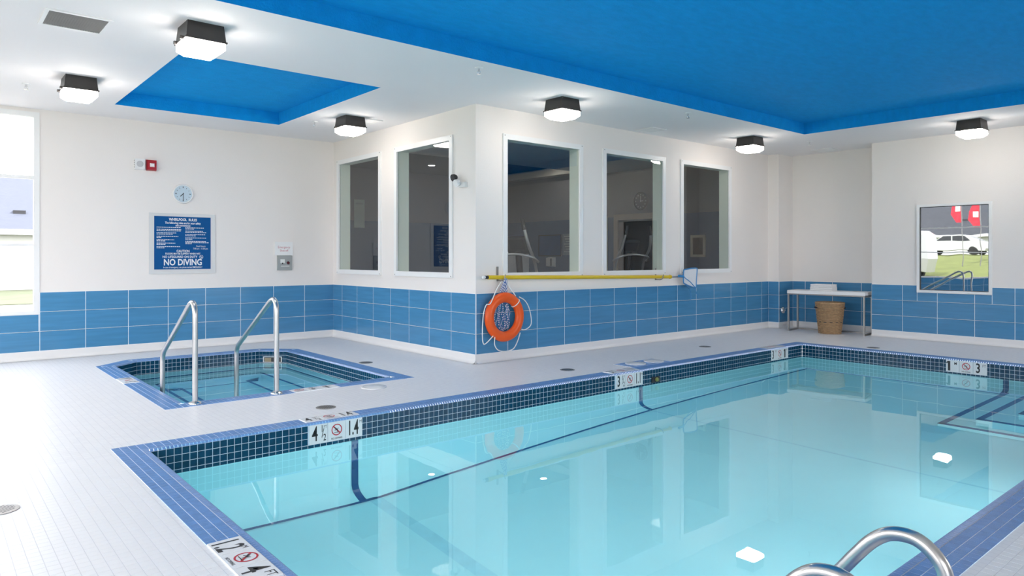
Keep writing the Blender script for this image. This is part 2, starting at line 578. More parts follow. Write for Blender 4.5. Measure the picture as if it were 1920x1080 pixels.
# ---------------------------------------------------------------- walls with openings
def wall(name, axis, pos, t, u0, u1, z0, z1, holes=(), m=PAINT):
    """axis 'x': plane x = pos, thickness t added in +x (or -x when t < 0), u runs along y; axis 'y' the same the other way."""
    b = MB()
    for a, c, e, g in rects_minus(u0, u1, z0, z1, list(holes)):
        p0, p1 = min(pos, pos + t), max(pos, pos + t)
        if axis == 'x': b.box(p0, p1, a, c, e, g)
        else: b.box(a, c, p0, p1, e, g)
    return tag(b.build(name, m), kind='structure')

WB = [(9.10, 10.42), (7.30, 8.63)]               # openings in the left face of the gym corner (y)
WC = [(5.63, 6.97), (7.47, 8.81), (9.29, 10.63)]  # openings in its right face (x)
WZ = (1.075, 2.80)
WA = (-0.9, 1.15, 0.58, 3.11)                   # big window in the rear wall
WL = [(-0.6, 2.8), (3.0, 6.4), (6.6, 10.0)]  # big windows in the left wall (y)
WD = (3.30, 4.27, 0.762, 2.085)
zt = ZR
w_rear = wall('wall_rear', 'y', YA, TH, XL - 0.2, XB + 0.02, 0, zt, [(WA[0], WA[1], WA[2], WA[3])])
w_cl = wall('wall_corner_left', 'x', XB, TH, YC, YA + 0.18, 0, zt, [(a, b, *WZ) for a, b in WB])
w_cr = wall('wall_corner_right', 'y', YC, TH, XB + TH, XE + 0.01, 0, zt, [(a, b, *WZ) for a, b in WC])
w_col = tag(MB().box(XE, XN + 0.2, YCOL, YC + 0.4, 0, zt).build('wall_column', PAINT), kind='structure')
w_n = wall('wall_niche', 'x', XN, 0.2, YN - 0.2, YCOL + 0.01, 0, zt)
w_r = wall('wall_right', 'x', XD, XN - XD + 0.2, YF - 0.2, YN, 0, zt, [WD])
w_l = wall('wall_left', 'x', XL, -0.2, YF - 0.2, YA + 0.2, 0, zt, [(a, b, 0.58, 3.11) for a, b in WL])
WF = [(-2.4, 1.2), (6.6, 10.8)]  # unseen windows added behind the viewer to light pool and walls (x)
w_f = wall('wall_front', 'y', YF, -0.2, XL - 0.2, XN + 0.2, 0, zt, [(a, b, 0.58, 3.11) for a, b in WF])

# wainscot of large blue tiles on a grout bed, and a white cove base
TZ = [0.110, 0.357, 0.604, 0.851]
tcache = {}
def wtile(w, h):
    k = (round(w, 3), round(h, 3))
    if k not in tcache:
        tcache[k] = tile_mesh(w, h, 0.009, WTILE, 0.0015, 'wall_tile')
    return tcache[k]
def wainscot(wall_o, side, axis, pos, nrm, u0, u1, seam, cut=None, base=True):
    """nrm = +1/-1 outward along the axis; seam = u of any joint; cut = (ua, ub, ztop) region in which tiles stop below ztop."""
    joints = [u0]
    k = math.ceil((u0 - seam) / 0.5 + 0.05)
    while seam + k * 0.5 < u1 - 0.03:
        joints.append(seam + k * 0.5); k += 1
    joints.append(u1)
    g = 0.0028
    N = Vector((nrm, 0, 0)) if axis == 'x' else Vector((0, nrm, 0))
    U = Vector((0, nrm, 0)) if axis == 'x' else Vector((-nrm, 0, 0))
    gb = MB()
    def gbox(a, b, z0, z1, t):
        p0, p1 = min(pos, pos + nrm * t), max(pos, pos + nrm * t)
        if axis == 'x': gb.box(p0, p1, a, b, z0, z1)
        else: gb.box(a, b, p0, p1, z0, z1)
    for r in range(3):
        z0, zr = TZ[r], TZ[r + 1]
        js = joints
        if cut and zr > cut[2] + 1e-6:
            js = sorted({*joints, *[c for c in cut[:2] if u0 < c < u1]})
        for a, b in zip(js, js[1:]):
            z1 = zr
            if cut and zr > cut[2] and cut[0] - 1e-6 <= a and b <= cut[1] + 1e-6: z1 = cut[2]
            if z1 - z0 < 0.02: continue
            gbox(a, b, z0 - 0.004, z1 - 0.001, 0.0098)
            w, h = b - a - 2 * g / 1.3, z1 - z0 - 2 * g / 1.3
            mid = (a + b) / 2; zm = (z0 + z1) / 2
            p = (pos + nrm * 0.002, mid, zm) if axis == 'x' else (mid, pos + nrm * 0.002, zm)
            o = link('wall_tile', wtile(w, h), wall_o)
            o.matrix_local = basis(U, Vector((0, 0, 1)), N, p)
    gb.build('grout_bed', GROUT, wall_o)
    if base:
        t = 0.012
        e = 0.05
        b = MB()
        for k in range(6):      # coved foot
            a0, a1 = k / 6 * PI / 2, (k + 1) / 6 * PI / 2
            def pt(a):
                return (t + e * (1 - math.sin(a)), e * (1 - math.cos(a)))
            (d0, h0), (d1, h1) = pt(a0), pt(a1)
            q = []
            for uu, (dd, hh) in ((u0, (d0, h0)), (u1, (d0, h0)), (u1, (d1, h1)), (u0, (d1, h1))):
                q.append((pos + nrm * dd, uu, hh + 0.003) if axis == 'x' else (uu, pos + nrm * dd, hh + 0.003))
            b.quad(*q)
        p0, p1 = min(pos, pos + nrm * t), max(pos, pos + nrm * t)
        if axis == 'x': b.box(p0, p1, u0, u1, 0.003, TZ[0] - 0.002)
        else: b.box(u0, u1, p0, p1, 0.003, TZ[0] - 0.002)
        tag(b.build('baseboard_' + side, BASEW), kind='structure')

wainscot(w_rear, 'rear', 'y', YA, -1, XL, XB, XB, (WA[0] - 0.02, WA[1] + 0.004, 0.574))
wainscot(w_cl, 'corner_left', 'x', XB, -1, YC - 0.011, YA - 0.011, YC)
wainscot(w_cr, 'corner_right', 'y', YC, -1, XB, XE, XB)
wainscot(w_col, 'column', 'x', XE, -1, YCOL - 0.011, YC - 0.011, YC - 5)
wainscot(w_col, 'column_front', 'y', YCOL, -1, XE, XN, XE - 0.02)
wainscot(w_n, 'niche', 'x', XN, -1, YN, YCOL - 0.011, YCOL - 0.25)
wainscot(w_r, 'right', 'x', XD, -1, YF, YN, 4.503, (WD[0] - 0.018, WD[1] + 0.018, 0.742))
wainscot(w_l, 'left', 'x', XL, 1, YF, YA - 0.011, YA, (WL[0][0] - 0.02, WL[2][1] + 0.02, 0.574))
wainscot(w_f, 'front', 'y', YF, 1, XL + 0.011, XD, XB, (WF[0][0] - 0.02, WF[1][1] + 0.02, 0.574))

# ---------------------------------------------------------------- windows
def win_frame(b, axis, pos, d0, d1, u0, u1, z0, z1, w, wb=None):
    """rectangular frame: outer rect, strip width w, from depth d0 to d1 along the axis."""
    wb = wb or w
    def bx(a, c, e, g):
        if axis == 'x': b.box(pos + d0, pos + d1, a, c, e, g)
        else: b.box(a, c, pos + d0, pos + d1, e, g)
    bx(u0, u0 + w, z0, z1); bx(u1 - w, u1, z0, z1)
    bx(u0 + w, u1 - w, z0, z0 + wb); bx(u0 + w, u1 - w, z1 - w, z1)
wn_i = 0
def gym_window(axis, pos, a, c):
    global wn_i
    wn_i += 1
    w = tag(link('window_%d' % wn_i, None), kind='structure')
    b = MB(); win_frame(b, axis, pos, -0.022, 0.004, a - 0.045, c + 0.045, WZ[0] - 0.045, WZ[1] + 0.045, 0.068)
    b.build('window_frame', FRAMEW, w)
    g = MB()
    if axis == 'x': g.quad((pos + 0.008, a, WZ[0]), (pos + 0.008, c, WZ[0]), (pos + 0.008, c, WZ[1]), (pos + 0.008, a, WZ[1]))
    else: g.quad((c, pos + 0.008, WZ[0]), (a, pos + 0.008, WZ[0]), (a, pos + 0.008, WZ[1]), (c, pos + 0.008, WZ[1]))
    g.build('pane', PANE, w)
    r = MB()
    win_frame(r, axis, pos, 0.016, TH + 0.012, a - 0.001, c + 0.001, WZ[0] - 0.001, WZ[1] + 0.001, 0.012)
    r.build('reveal', JAMB, w)
    sc = MB()
    for uu in (a - 0.02, c + 0.02):
        for zz in (WZ[0] - 0.025, WZ[1] + 0.025):
            if axis == 'x': sc.box(pos - 0.025, pos - 0.021, uu - 0.006, uu + 0.006, zz - 0.006, zz + 0.006)
            else: sc.box(uu - 0.006, uu + 0.006, pos - 0.025, pos - 0.021, zz - 0.006, zz + 0.006)
    sc.build('screw_head', GSTEEL, w)
for a, c in WB: gym_window('x', XB, a, c)
for a, c in WC: gym_window('y', YC, a, c)

def big_window(axis, pos, sgn, a, c):
    """tall window with two transoms; sgn = outward direction along the axis."""
    global wn_i
    wn_i += 1
    w = tag(link('window_%d' % wn_i, None), kind='structure')
    z0, z1 = 0.58, 3.11
    b = MB()
    lo, hi = (-0.012, 0.07) if sgn > 0 else (-0.07, 0.012)
    win_frame(b, axis, pos, lo, hi, a - 0.012, c + 0.012, z0 - 0.005, z1 + 0.008, 0.062, 0.045)
    def bar(a0, c0, e, g):
        if axis == 'x': b.box(pos + lo * 0.6, pos + hi * 0.6, a0, c0, e, g)
        else: b.box(a0, c0, pos + lo * 0.6, pos + hi * 0.6, e, g)
    bar(a, c, 2.275, 2.315); bar(a, c, 1.43, 1.463)
    b.build('window_frame', FRAMEW, w)
    pp = pos + sgn * 0.035
    for e, g in ((0.62, 1.43), (1.463, 2.275), (2.315, 3.06)):
        q = MB()
        if axis == 'x': q.quad((pp, a, e), (pp, c, e), (pp, c, g), (pp, a, g))
        else: q.quad((a, pp, e), (c, pp, e), (c, pp, g), (a, pp, g))
        q.build('pane', CLEAR, w)
    l = bpy.data.lights.new('portal', 'AREA'); l.shape = 'RECTANGLE'
    l.size = c - a; l.size_y = z1 - z0; l.cycles.is_portal = True
    o = link('window_portal', l); mid = (a + c) / 2; zm = (z0 + z1) / 2
    if axis == 'x':
        o.location = (pos + sgn * 0.15, mid, zm); o.rotation_euler = (PI / 2, 0, PI / 2 if sgn > 0 else -PI / 2)
    else:
        o.location = (mid, pos + sgn * 0.15, zm); o.rotation_euler = (PI / 2, 0, PI if sgn > 0 else 0)
    # an area light shines along its local -Z: turn it into the room
    n = Vector((-sgn, 0, 0)) if axis == 'x' else Vector((0, -sgn, 0))
    o.rotation_euler = n.to_track_quat('-Z', 'Y').to_euler()
big_window('y', YA, 1, WA[0], WA[1])
for a, c in WL: big_window('x', XL, -1, a, c)
for a, c in WF: big_window('y', YF, -1, a, c)

wn_i += 1
wd = tag(link('window_%d' % wn_i, None), kind='structure')
b = MB(); win_frame(b, 'x', XD, -0.03, 0.03, WD[0] - 0.018, WD[1] + 0.018, WD[2] - 0.018, WD[3] + 0.025, 0.038)
b.build('window_frame', FRAMEW, wd)
b = MB(); win_frame(b, 'x', XD, -0.012, 0.028, WD[0] + 0.019, WD[1] - 0.019, WD[2] + 0.019, WD[3] - 0.012, 0.010)
b.build('gasket', DARKP, wd)
b = MB()
b.box(XD + 0.004, XD + 0.012, WD[0] + 0.02, WD[1] - 0.02, WD[2] + 0.02, WD[3] - 0.014)
b.build('pane', MIRG, wd)
MB().box(XD + 0.012, XD + 0.04, WD[0], WD[1], WD[2], WD[3]).build('backing', DARKR, wd)

# ---------------------------------------------------------------- depth marker tiles
def no_diving(r, parent, M, lift, m=None):
    """red ring with a slash and a small diving figure, drawn in the local XY plane of M"""
    b = MB(); n = 28
    for i in range(n):
        a0, a1 = 2 * PI * i / n, 2 * PI * (i + 1) / n
        q = [(r * math.cos(a0), r * math.sin(a0), lift), (r * math.cos(a1), r * math.sin(a1), lift), (0.83 * r * math.cos(a1), 0.83 * r * math.sin(a1), lift), (0.83 * r * math.cos(a0), 0.83 * r * math.sin(a0), lift)]
        b.quad(*reversed(q))
    w = 0.07 * r; s = math.sqrt(0.5); L = 0.86 * r
    for dx, dy in ((1, 0),):
        p = [(-L * s - w, L * s - w), (-L * s + w, L * s + w), (L * s + w, -L * s + w), (L * s - w, -L * s - w)]
        b.quad(*[(x, y, lift * 1.1) for x, y in reversed(p)])
    o = b.build('ring_symbol', m or RED, parent); o.matrix_local = M
    f = MB()
    def stroke(x0, y0, x1, y1, w):
        d = Vector((x1 - x0, y1 - y0)); nn = Vector((-d.y, d.x)).normalized() * w
        f.quad(*[(r * x, r * y, lift * 1.2) for x, y in ((x0 - nn.x, y0 - nn.y), (x1 - nn.x, y1 - nn.y), (x1 + nn.x, y1 + nn.y), (x0 + nn.x, y0 + nn.y))])
    stroke(-0.35, 0.38, 0.05, 0.0, 0.09); stroke(0.05, 0.0, 0.3, 0.3, 0.05); stroke(0.05, 0.0, 0.1, -0.4, 0.05)
    stroke(-0.5, -0.5, 0.5, -0.5, 0.04); stroke(-0.1, 0.1, -0.4, -0.1, 0.05)
    o = f.build('diver_symbol', m or BLACK, parent); o.matrix_local = M

def marker(parent, M, plates, w=0.152, h=0.152, gap=0.0015, words=True):
    """a row of white plates in local X; plates: list of lists of (text, size, dx, dy, xscale, bold) or 'sign'"""
    root = link('depth_marker', None, parent); root.matrix_local = M
    n = len(plates)
    for k, pl in enumerate(plates):
        cx = (k - (n - 1) / 2) * w
        p = MB().tbox(cx - w / 2 + gap, cx + w / 2 - gap, -h / 2 + gap, h / 2 - gap, 0, 0.006, 0.001)
        p.build('plate', PLATE, root)
        if pl == 'sign':
            no_diving(0.30 * w / 0.152 * 0.152, root, Matrix.Translation((cx, 0.012, 0)), 0.0068)
            if words:
                me = text_mesh('NO DIVING', 0.020, 0.9, 0.0004); me.materials.clear(); me.materials.append(BLACK)
                o = link('lettering', me, root); o.matrix_local = Matrix.Translation((cx, -0.056, 0.0066))
        else:
            for txt, size, dx, dy, xs, bold in pl:
                me = digit_one(size, xs, bold) if txt == '1' and size > 0.1 else text_mesh(txt, size, xs, bold); me.materials.clear(); me.materials.append(BLACK)
                o = link('lettering', me, root); o.matrix_local = Matrix.Translation((cx + dx, dy, 0.0066))
    return root

# ---------------------------------------------------------------- swimming pool
pool = thing('swimming_pool', 'large rectangular swimming pool with navy mosaic waterline and blue tiled coping', 'pool')
GRT2 = mat('mosaic_grout', (0.80, 0.84, 0.90), 0.7, var=0.04)
GRT3 = mat('band_grout', (0.58, 0.68, 0.76), 0.7, var=0.04)
ZBT = -0.012                                     # top of the mosaic band
def bull_piece(L, name='bullnose_piece'):
    # local X along the edge, Y outward from the water (0 .. BN), Z up; rounded towards the water
    prof = [(BN - 0.001, 0.003), (0.018, 0.0035)]
    for k in range(1, 6):
        a = k / 5 * PI / 2
        prof.append((0.018 - 0.018 * math.sin(a), 0.0035 - 0.0155 * (1 - math.cos(a))))
    prof.append((0.0, ZBT + 0.0005))
    b = MB(); hw = L / 2 - 0.0006; k = len(prof)
    b.v = [(-hw, y, z) for y, z in prof] + [(hw, y, z) for y, z in prof]
    for i in range(k - 1):
        b.f.append((i, k + i, k + i + 1, i + 1))
    return b.mesh(name, BULL)
ctile = tile_mesh(T - 0.0034, T - 0.0034, 0.0032, COPT, 0.0006, 'coping_tile')
btile = tile_mesh(T - 0.0031, T - 0.0031, 0.0042, NAVY, 0.0008, 'band_tile')
bpiece = bull_piece(T / 2)

def edge_run(p0, p1, out, skip=(), tail=0.0, rows=4, band_skip=(), ext=(0.0, 0.0), zig=None):
    """tiles along a straight pool edge from p0 to p1 (water edge); out = unit vector away from the water.
    returns (coping items, bullnose items, band items). skip / band_skip: intervals along the edge without tiles."""
    p0, p1, out = Vector((*p0, 0)), Vector((*p1, 0)), Vector((*out, 0))
    L = (p1 - p0).length; d = (p1 - p0).normalized()
    cop, bul, ban = [], [], []
    n = max(1, round((L + ext[0] + ext[1]) / T)); st = (L + ext[0] + ext[1]) / n
    for i in range(n):
        s = -ext[0] + (i + 0.5) * st
        for r in range(3):
            if any(a < s < b for a, b in skip): continue
            lim = (BN + (r + 0.5) * T)
            if zig and (s < -zig[0] * lim or s > L + zig[1] * lim): continue
            c = p0 + d * s + out * lim
            cop.append((ctile, basis(d, Vector((0, 0, 1)).cross(d), Vector((0, 0, 1)), (c.x, c.y, -0.0015)), Z3))
    nb = max(1, round(L / (T / 2))); sb = L / nb
    xa, ya = (d, out) if d.cross(out).z > 0 else (-d, out)
    for i in range(nb):
        c = p0 + d * ((i + 0.5) * sb)
        bul.append((bpiece, basis(xa, ya, Vector((0, 0, 1)), c), Z3))
    nc = max(1, round(L / T)); sc = L / nc
    nin = -out
    up = Vector((0, 0, 1)); U = up.cross(nin)
    for i in range(nc):
        s = (i + 0.5) * sc
        for r in range(rows):
            if r < 3 and any(a < s < b for a, b in band_skip): continue
            c = p0 + d * s + out * 0.0035 + up * (ZBT - (r + 0.5) * T)
            ban.append((btile, basis(U, up, nin, c), nin))
    return cop, bul, ban

MK = [(2.313, 2.768), (5.878, 6.333), (9.14, 9.595)]
LM = (2.793, 3.30)
cop, bul, ban = [], [], []
E0 = CW + BN
runs = [
    ((PX0, PY1), (PX1, PY1), (0, 1), [(a - PX0, b - PX0) for a, b in MK], [(a - PX0, b - PX0) for a, b in MK], (BN, BN)),
    ((PX0, PY0), (PX0, PY1), (-1, 0), [(LM[0] - PY0, LM[1] - PY0)], [], (E0, E0)),
    ((PX0, PY0), (PX1, PY0), (0, -1), [], [], (BN, BN)),
    ((PX1, PY0), (PX1, PY1), (1, 0), [], [(2.81 - PY0, 3.255 - PY0)], (E0, E0)),
]
for p0, p1, out, sk, bsk, ext in runs:
    a, b, c = edge_run(p0, p1, out, sk, band_skip=bsk, ext=ext)
    cop += a; bul += b; ban += c
gb = MB()
ox0, ox1, oy0, oy1 = POOL_OUT[0], POOL_OUT[1], PY0 - E0, PY1 + E0
for a, b, c, d in rects_minus(ox0, ox1, oy0, oy1, [(PX0 - 0.02, PX1 + 0.02, PY0 - 0.02, PY1 + 0.02)]):
    gb.quad((a, c, 0.0004), (b, c, 0.0004), (b, d, 0.0004), (a, d, 0.0004))
coping = gb.build('coping', GRT2, pool)
corner = MB().tbox(-BN / 2, BN / 2, -BN / 2, BN / 2, -0.012, 0.003, 0.004).mesh('corner_piece', BULL)
for x in (PX0 - BN / 2, PX1 + BN / 2):
    for y in (PY0 - BN / 2, PY1 + BN / 2):
        o = link('corner_piece', corner, coping); o.location = (x, y, 0)
lay_tiles(coping, 'coping_tile', 'coping_tiling', COPT, cop, T, 300, 8)
lay_tiles(coping, 'bullnose_piece', 'bullnose_edging', BULL, bul, T / 2, 300, 6.5)
gb = MB()
zb = ZBT - 4 * T
gb.quad((PX0, PY1 + 0.0008, zb), (PX1, PY1 + 0.0008, zb), (PX1, PY1 + 0.0008, ZBT), (PX0, PY1 + 0.0008, ZBT))
gb.quad((PX1 + 0.0008, PY1, zb), (PX1 + 0.0008, PY0, zb), (PX1 + 0.0008, PY0, ZBT), (PX1 + 0.0008, PY1, ZBT))
gb.quad((PX1, PY0 - 0.0008, zb), (PX0, PY0 - 0.0008, zb), (PX0, PY0 - 0.0008, ZBT), (PX1, PY0 - 0.0008, ZBT))
gb.quad((PX0 - 0.0008, PY0, zb), (PX0 - 0.0008, PY1, zb), (PX0 - 0.0008, PY1, ZBT), (PX0 - 0.0008, PY0, ZBT))
band = gb.build('waterline_band', GRT3, pool)
lay_tiles(band, 'band_tile', 'band_tiling', NAVY, ban, T, 300, 7.5)

# basin: sloping floor with a cove along the walls
DEP = [(PX0 - 0.1, 1.21), (2.80, 1.37), (6.28, 1.07), (PX1 + 0.1, 0.90)]
def depth(x):
    for (a, da), (b, db) in zip(DEP, DEP[1:]):
        if x <= b: return da + (db - da) * (x - a) / (b - a)
    return DEP[-1][1]
CR = 0.22
def floor_z(x, y):
    d = max(0.0, min(x - PX0, PX1 - x, y - PY0, PY1 - y))
    lift = CR - math.sqrt(max(0.0, CR * CR - (CR - d) ** 2)) if d < CR else 0.0
    return ZW - depth(x) + lift
def samples(a, b, extra=()):
    s = [a + CR * (1 - math.cos(k / 6 * PI / 2)) for k in range(7)] + [b - CR * (1 - math.cos(k / 6 * PI / 2)) for k in range(7)]
    n = 24
    s += [a + CR + (b - a - 2 * CR) * k / n for k in range(n + 1)] + list(extra)
    return sorted({round(q, 4) for q in s})
gx, gy = samples(PX0, PX1, (2.80, 6.28)), samples(PY0, PY1)
bm = MB(); bm.sm = True
for y in gy:
    for x in gx: bm.v.append((x, y, floor_z(x, y)))
nx = len(gx)
for j in range(len(gy) - 1):
    for i in range(nx - 1):
        bm.f.append((j * nx + i, j * nx + i + 1, (j + 1) * nx + i + 1, (j + 1) * nx + i))
def wallstrip(pts):
    n = len(bm.v)
    for x, y in pts: bm.v += [(x, y, floor_z(x, y)), (x, y, zb + 0.001)]
    for i in range(len(pts) - 1): bm.f.append((n + 2 * i, n + 2 * i + 1, n + 2 * i + 3, n + 2 * i + 2))
wallstrip([(x, PY1) for x in gx]); wallstrip([(x, PY0) for x in gx][::-1])
wallstrip([(PX1, y) for y in gy][::-1]); wallstrip([(PX0, y) for y in gy])
bm.build('basin', PLAST, pool, 0.9)

# dark guide lines let into the floor and walls
SD, SW_ = 0.15, 0.05
def strip(path, side, w, name, m, lift=0.004):
    """ribbon along path points (x, y, z); side = unit vector across"""
    b = MB(); s = Vector(side) * (w / 2)
    P = [Vector(p) for p in path]
    for i in range(len(P) - 1):
        b.quad(P[i] - s, P[i] + s, P[i + 1] + s, P[i + 1] - s)
    return b.build(name, m, pool)
def fpath(pts, n=40, lift=0.005):
    out = []
    for (x0, y0), (x1, y1) in zip(pts, pts[1:]):
        for k in range(n + 1):
            x = x0 + (x1 - x0) * k / n; y = y0 + (y1 - y0) * k / n
            out.append((x, y, floor_z(x, y) + lift))
    return out
strip(fpath([(PX0 + SD, PY1 - SD), (PX1 - SD, PY1 - SD)]), (0, 1, 0), SW_, 'guide_line', STRIPE)
strip(fpath([(PX1 - SD, PY1 - SD), (PX1 - SD, 2.60)]), (1, 0, 0), SW_, 'guide_line', STRIPE)
def wall_line_back(x):
    pts = [(x, PY1 - 0.005, ZBT - 4 * T)]
    pts += [(x, PY1 - 0.005, floor_z(x, PY1))]
    for k in range(1, 9):
        y = PY1 - (SD) * k / 8
        pts.append((x, y - 0.003, floor_z(x, y) + 0.005))
    strip(pts, (1, 0, 0), 0.06, 'guide_line', STRIPE)
wall_line_back(2.70); wall_line_back(6.30)
pts = [(PX1 - 0.005, 2.61, ZBT - 4 * T), (PX1 - 0.005, 2.61, floor_z(PX1, 2.61))] + [(PX1 - SD * k / 8 - 0.003, 2.61, floor_z(PX1 - SD * k / 8, 2.61) + 0.005) for k in range(1, 9)]
strip(pts, (0, 1, 0), 0.06, 'guide_line', STRIPE)
strip(fpath([(2.80, PY1 - SD), (2.80, PY0 + SD)]), (1, 0, 0), 0.11, 'slope_line', PSTRIPE)
strip(fpath([(6.28, PY1 - SD), (6.28, PY0 + SD)]), (1, 0, 0), 0.03, 'slope_line', PSTRIPE)
# corner steps, each with a dark nosing
fz = ZW - 0.98
for k, (x, y, d) in enumerate(((7.80, 2.61, 0.86), (7.98, 2.33, 0.60), (8.27, 2.05, 0.34))):
    z = ZW - d
    MB().box(x, PX1 + 0.002, PY0 - 0.002, y, fz, z).build('step', PLAST, pool)
    b = MB()
    b.box(x - 0.004, PX1, y - 0.055, y + 0.004, z - 0.012, z + 0.004)
    b.box(x - 0.004, x + 0.055, PY0, y, z - 0.012, z + 0.004)
    b.build('step_nosing', STRIPE, pool)
# water surface
wb = MB().quad((PX0 - 0.003, PY0 - 0.003, ZW), (PX1 + 0.003, PY0 - 0.003, ZW), (PX1 + 0.003, PY1 + 0.003, ZW), (PX0 - 0.003, PY1 + 0.003, ZW))
wo = wb.build('water', WATER, pool); wo['label'] = 'clear still turquoise pool water mirroring the walls'
# unseen fill lights added in the near and short walls to brighten the water
def pool_fill(M):
    r = link('added_fill_light', None, pool); r.matrix_local = M
    MB().lathe([(0.0, 0.006), (0.105, 0.006), (0.11, 0.002)], 24).build('lens', FILL_LENS, r)
    MB().lathe([(0.11, 0.0), (0.112, 0.012), (0.135, 0.010), (0.14, 0.0)], 24).build('bezel', STEEL, r)
for x in (2.0, 3.9, 5.8): pool_fill(basis(Vector((-1, 0, 0)), Vector((0, 0, 1)), Vector((0, 1, 0)), (x, PY0 + 0.001, ZW - 0.48)))
pool_fill(basis(Vector((0, 1, 0)), Vector((0, 0, 1)), Vector((1, 0, 0)), (PX0 + 0.001, 3.2, ZW - 0.48)))
# return fitting under the lids
rf = link('return_fitting', None, pool)
MB().box(6.49, 6.64, PY1 - 0.012, PY1 - 0.001, -0.165, -0.10).build('plate', DARKP, rf)
b = MB().lathe([(0.0, 0.0), (0.022, 0.0), (0.026, 0.012), (0.018, 0.028), (0, 0.03)], 14)
b.xf(Matrix.Translation((6.565, PY1 - 0.012, -0.13)) @ Matrix.Rotation(PI / 2, 4, 'X')).build('nozzle', mat('olive_plastic', (0.22, 0.24, 0.08), 0.4), rf)
# wall markers
UP = Vector((0, 0, 1))
def back_M(x): return basis(Vector((1, 0, 0)), UP, Vector((0, -1, 0)), (x, PY1 + 0.0005, ZBT - 1.5 * T))
fr = [('1', 0.075, 0.028, 0.036, 0.6, 0.001), ('/', 0.10, 0.034, 0.0, 0.8, 0.0), ('2', 0.075, 0.050, -0.034, 0.65, 0.001), ('FT', 0.032, 0.054, 0.050, 0.8, 0.0)]
marker(pool, back_M((MK[0][0] + MK[0][1]) / 2), [[('4', 0.165, -0.032, 0, 0.62, 0.0012)] + fr, 'sign', [('1.4', 0.165, -0.010, 0, 0.50, 0.0028), ('M', 0.036, 0.058, 0.046, 0.8, 0.0)]])
marker(pool, back_M((MK[1][0] + MK[1][1]) / 2), [[('3', 0.165, -0.036, 0, 0.60, 0.0028)] + fr, 'sign', [('1.1', 0.165, -0.006, 0, 0.52, 0.0028), ('M', 0.036, 0.058, 0.046, 0.8, 0.0)]])
marker(pool, back_M((MK[2][0] + MK[2][1]) / 2), [[('3', 0.165, -0.030, 0, 0.62, 0.0028), ('FT', 0.04, 0.042, 0.046, 0.8, 0.0)], 'sign', [('1', 0.165, -0.010, 0, 0.60, 0.004), ('M', 0.04, 0.042, 0.046, 0.8, 0.0)]])
marker(pool, basis(Vector((0, -1, 0)), UP, Vector((-1, 0, 0)), (PX1 + 0.0005, 3.032, ZBT - 1.5 * T)), [[('1', 0.165, -0.038, 0, 0.60, 0.0025), ('M', 0.045, 0.035, 0.034, 0.9, 0.001)], 'sign', [('3', 0.165, -0.022, 0, 0.66, 0.0032), ('FT', 0.045, 0.044, 0.036, 0.8, 0.0)]])
# deck markers in the coping
mc = (LM[0] + LM[1]) / 2
marker(pool, basis(Vector((0, -1, 0)), Vector((1, 0, 0)), UP, (PX0 - BN - CW / 2, mc, 0.0)), [[('1.2', 0.17, -0.01, -0.012, 0.60, 0.0025), ('M', 0.042, 0.056, 0.046, 0.8, 0.0)], 'sign', [('4', 0.17, -0.030, -0.008, 0.78, 0.0008), ('FT', 0.062, 0.046, 0.036, 0.8, 0.0)]], w=(LM[1] - LM[0]) / 3, h=CW)
for a, b in MK:
    L1 = {0: '4', 1: '3', 2: '3'}[MK.index((a, b))]; L2 = {0: '1.4', 1: '1.1', 2: '1'}[MK.index((a, b))]
    marker(pool, basis(Vector((1, 0, 0)), Vector((0, 1, 0)), UP, ((a + b) / 2, PY1 + BN + CW / 2, 0.0)), [[(L1, 0.165, -0.03, 0, 0.60, 0.0025)] + (fr if L1 != '3' or a < 8 else [('FT', 0.04, 0.042, 0.046, 0.8, 0.0)]), 'sign', [(L2, 0.165, -0.01, 0, 0.52, 0.004), ('M', 0.036, 0.058, 0.046, 0.8, 0.0)]], h=CW)

# ---------------------------------------------------------------- spa
spa = thing('whirlpool_spa', 'small sunken whirlpool spa with blue mosaic edge and two steel handrails', 'spa')
cop, bul, ban = [], [], []
n = len(SPA_IN)
SLM = (8.03, 8.39)
for i in range(n):
    p0, p1 = Vector(SPA_IN[i]), Vector(SPA_IN[(i + 1) % n])
    d = (p1 - p0).normalized(); out = Vector((d.y, -d.x)); L = (p1 - p0).length
    def kk(j):      # how far the mitre reaches per unit of offset at vertex j
        a = (Vector(SPA_IN[j % n]) - Vector(SPA_IN[j - 1])).normalized(); c = (Vector(SPA_IN[(j + 1) % n]) - Vector(SPA_IN[j % n])).normalized()
        return math.tan(a.angle(c) / 2)
    z0, z1 = kk(i), kk(i + 1)
    sk = []
    if i == 0: sk = [(2.74 - p0.x, 3.20 - p0.x)]
    if i == 5: sk = [(p0.y - SLM[1], p0.y - SLM[0])]
    a, b, c = edge_run(p0, p1, out, sk, rows=4, ext=(z0 * E0, z1 * E0), zig=(z0, z1))
    cop += a; bul += b; ban += c
gb = MB(); SPA_IN2 = offset_poly(SPA_IN, 0.02)
for i in range(n):
    j = (i + 1) % n
    gb.quad((*SPA_OUT[i], 0.0004), (*SPA_OUT[j], 0.0004), (*SPA_IN2[j], 0.0004), (*SPA_IN2[i], 0.0004))
scop = gb.build('coping', GRT2, spa)
lay_tiles(scop, 'coping_tile', 'coping_tiling', COPT, cop, T, 300, 9)
lay_tiles(scop, 'bullnose_piece', 'bullnose_edging', BULL, bul, T / 2, 300, 5.2)
gb = MB()
GI = offset_poly(SPA_IN, 0.0008)
for i in range(n):
    j = (i + 1) % n
    gb.quad((*GI[i], zb), (*GI[i], ZBT), (*GI[j], ZBT), (*GI[j], zb))
sband = gb.build('waterline_band', GRT3, spa)
lay_tiles(sband, 'band_tile', 'band_tiling', NAVY, ban, T, 300, 7.5)
ZSW = -0.17
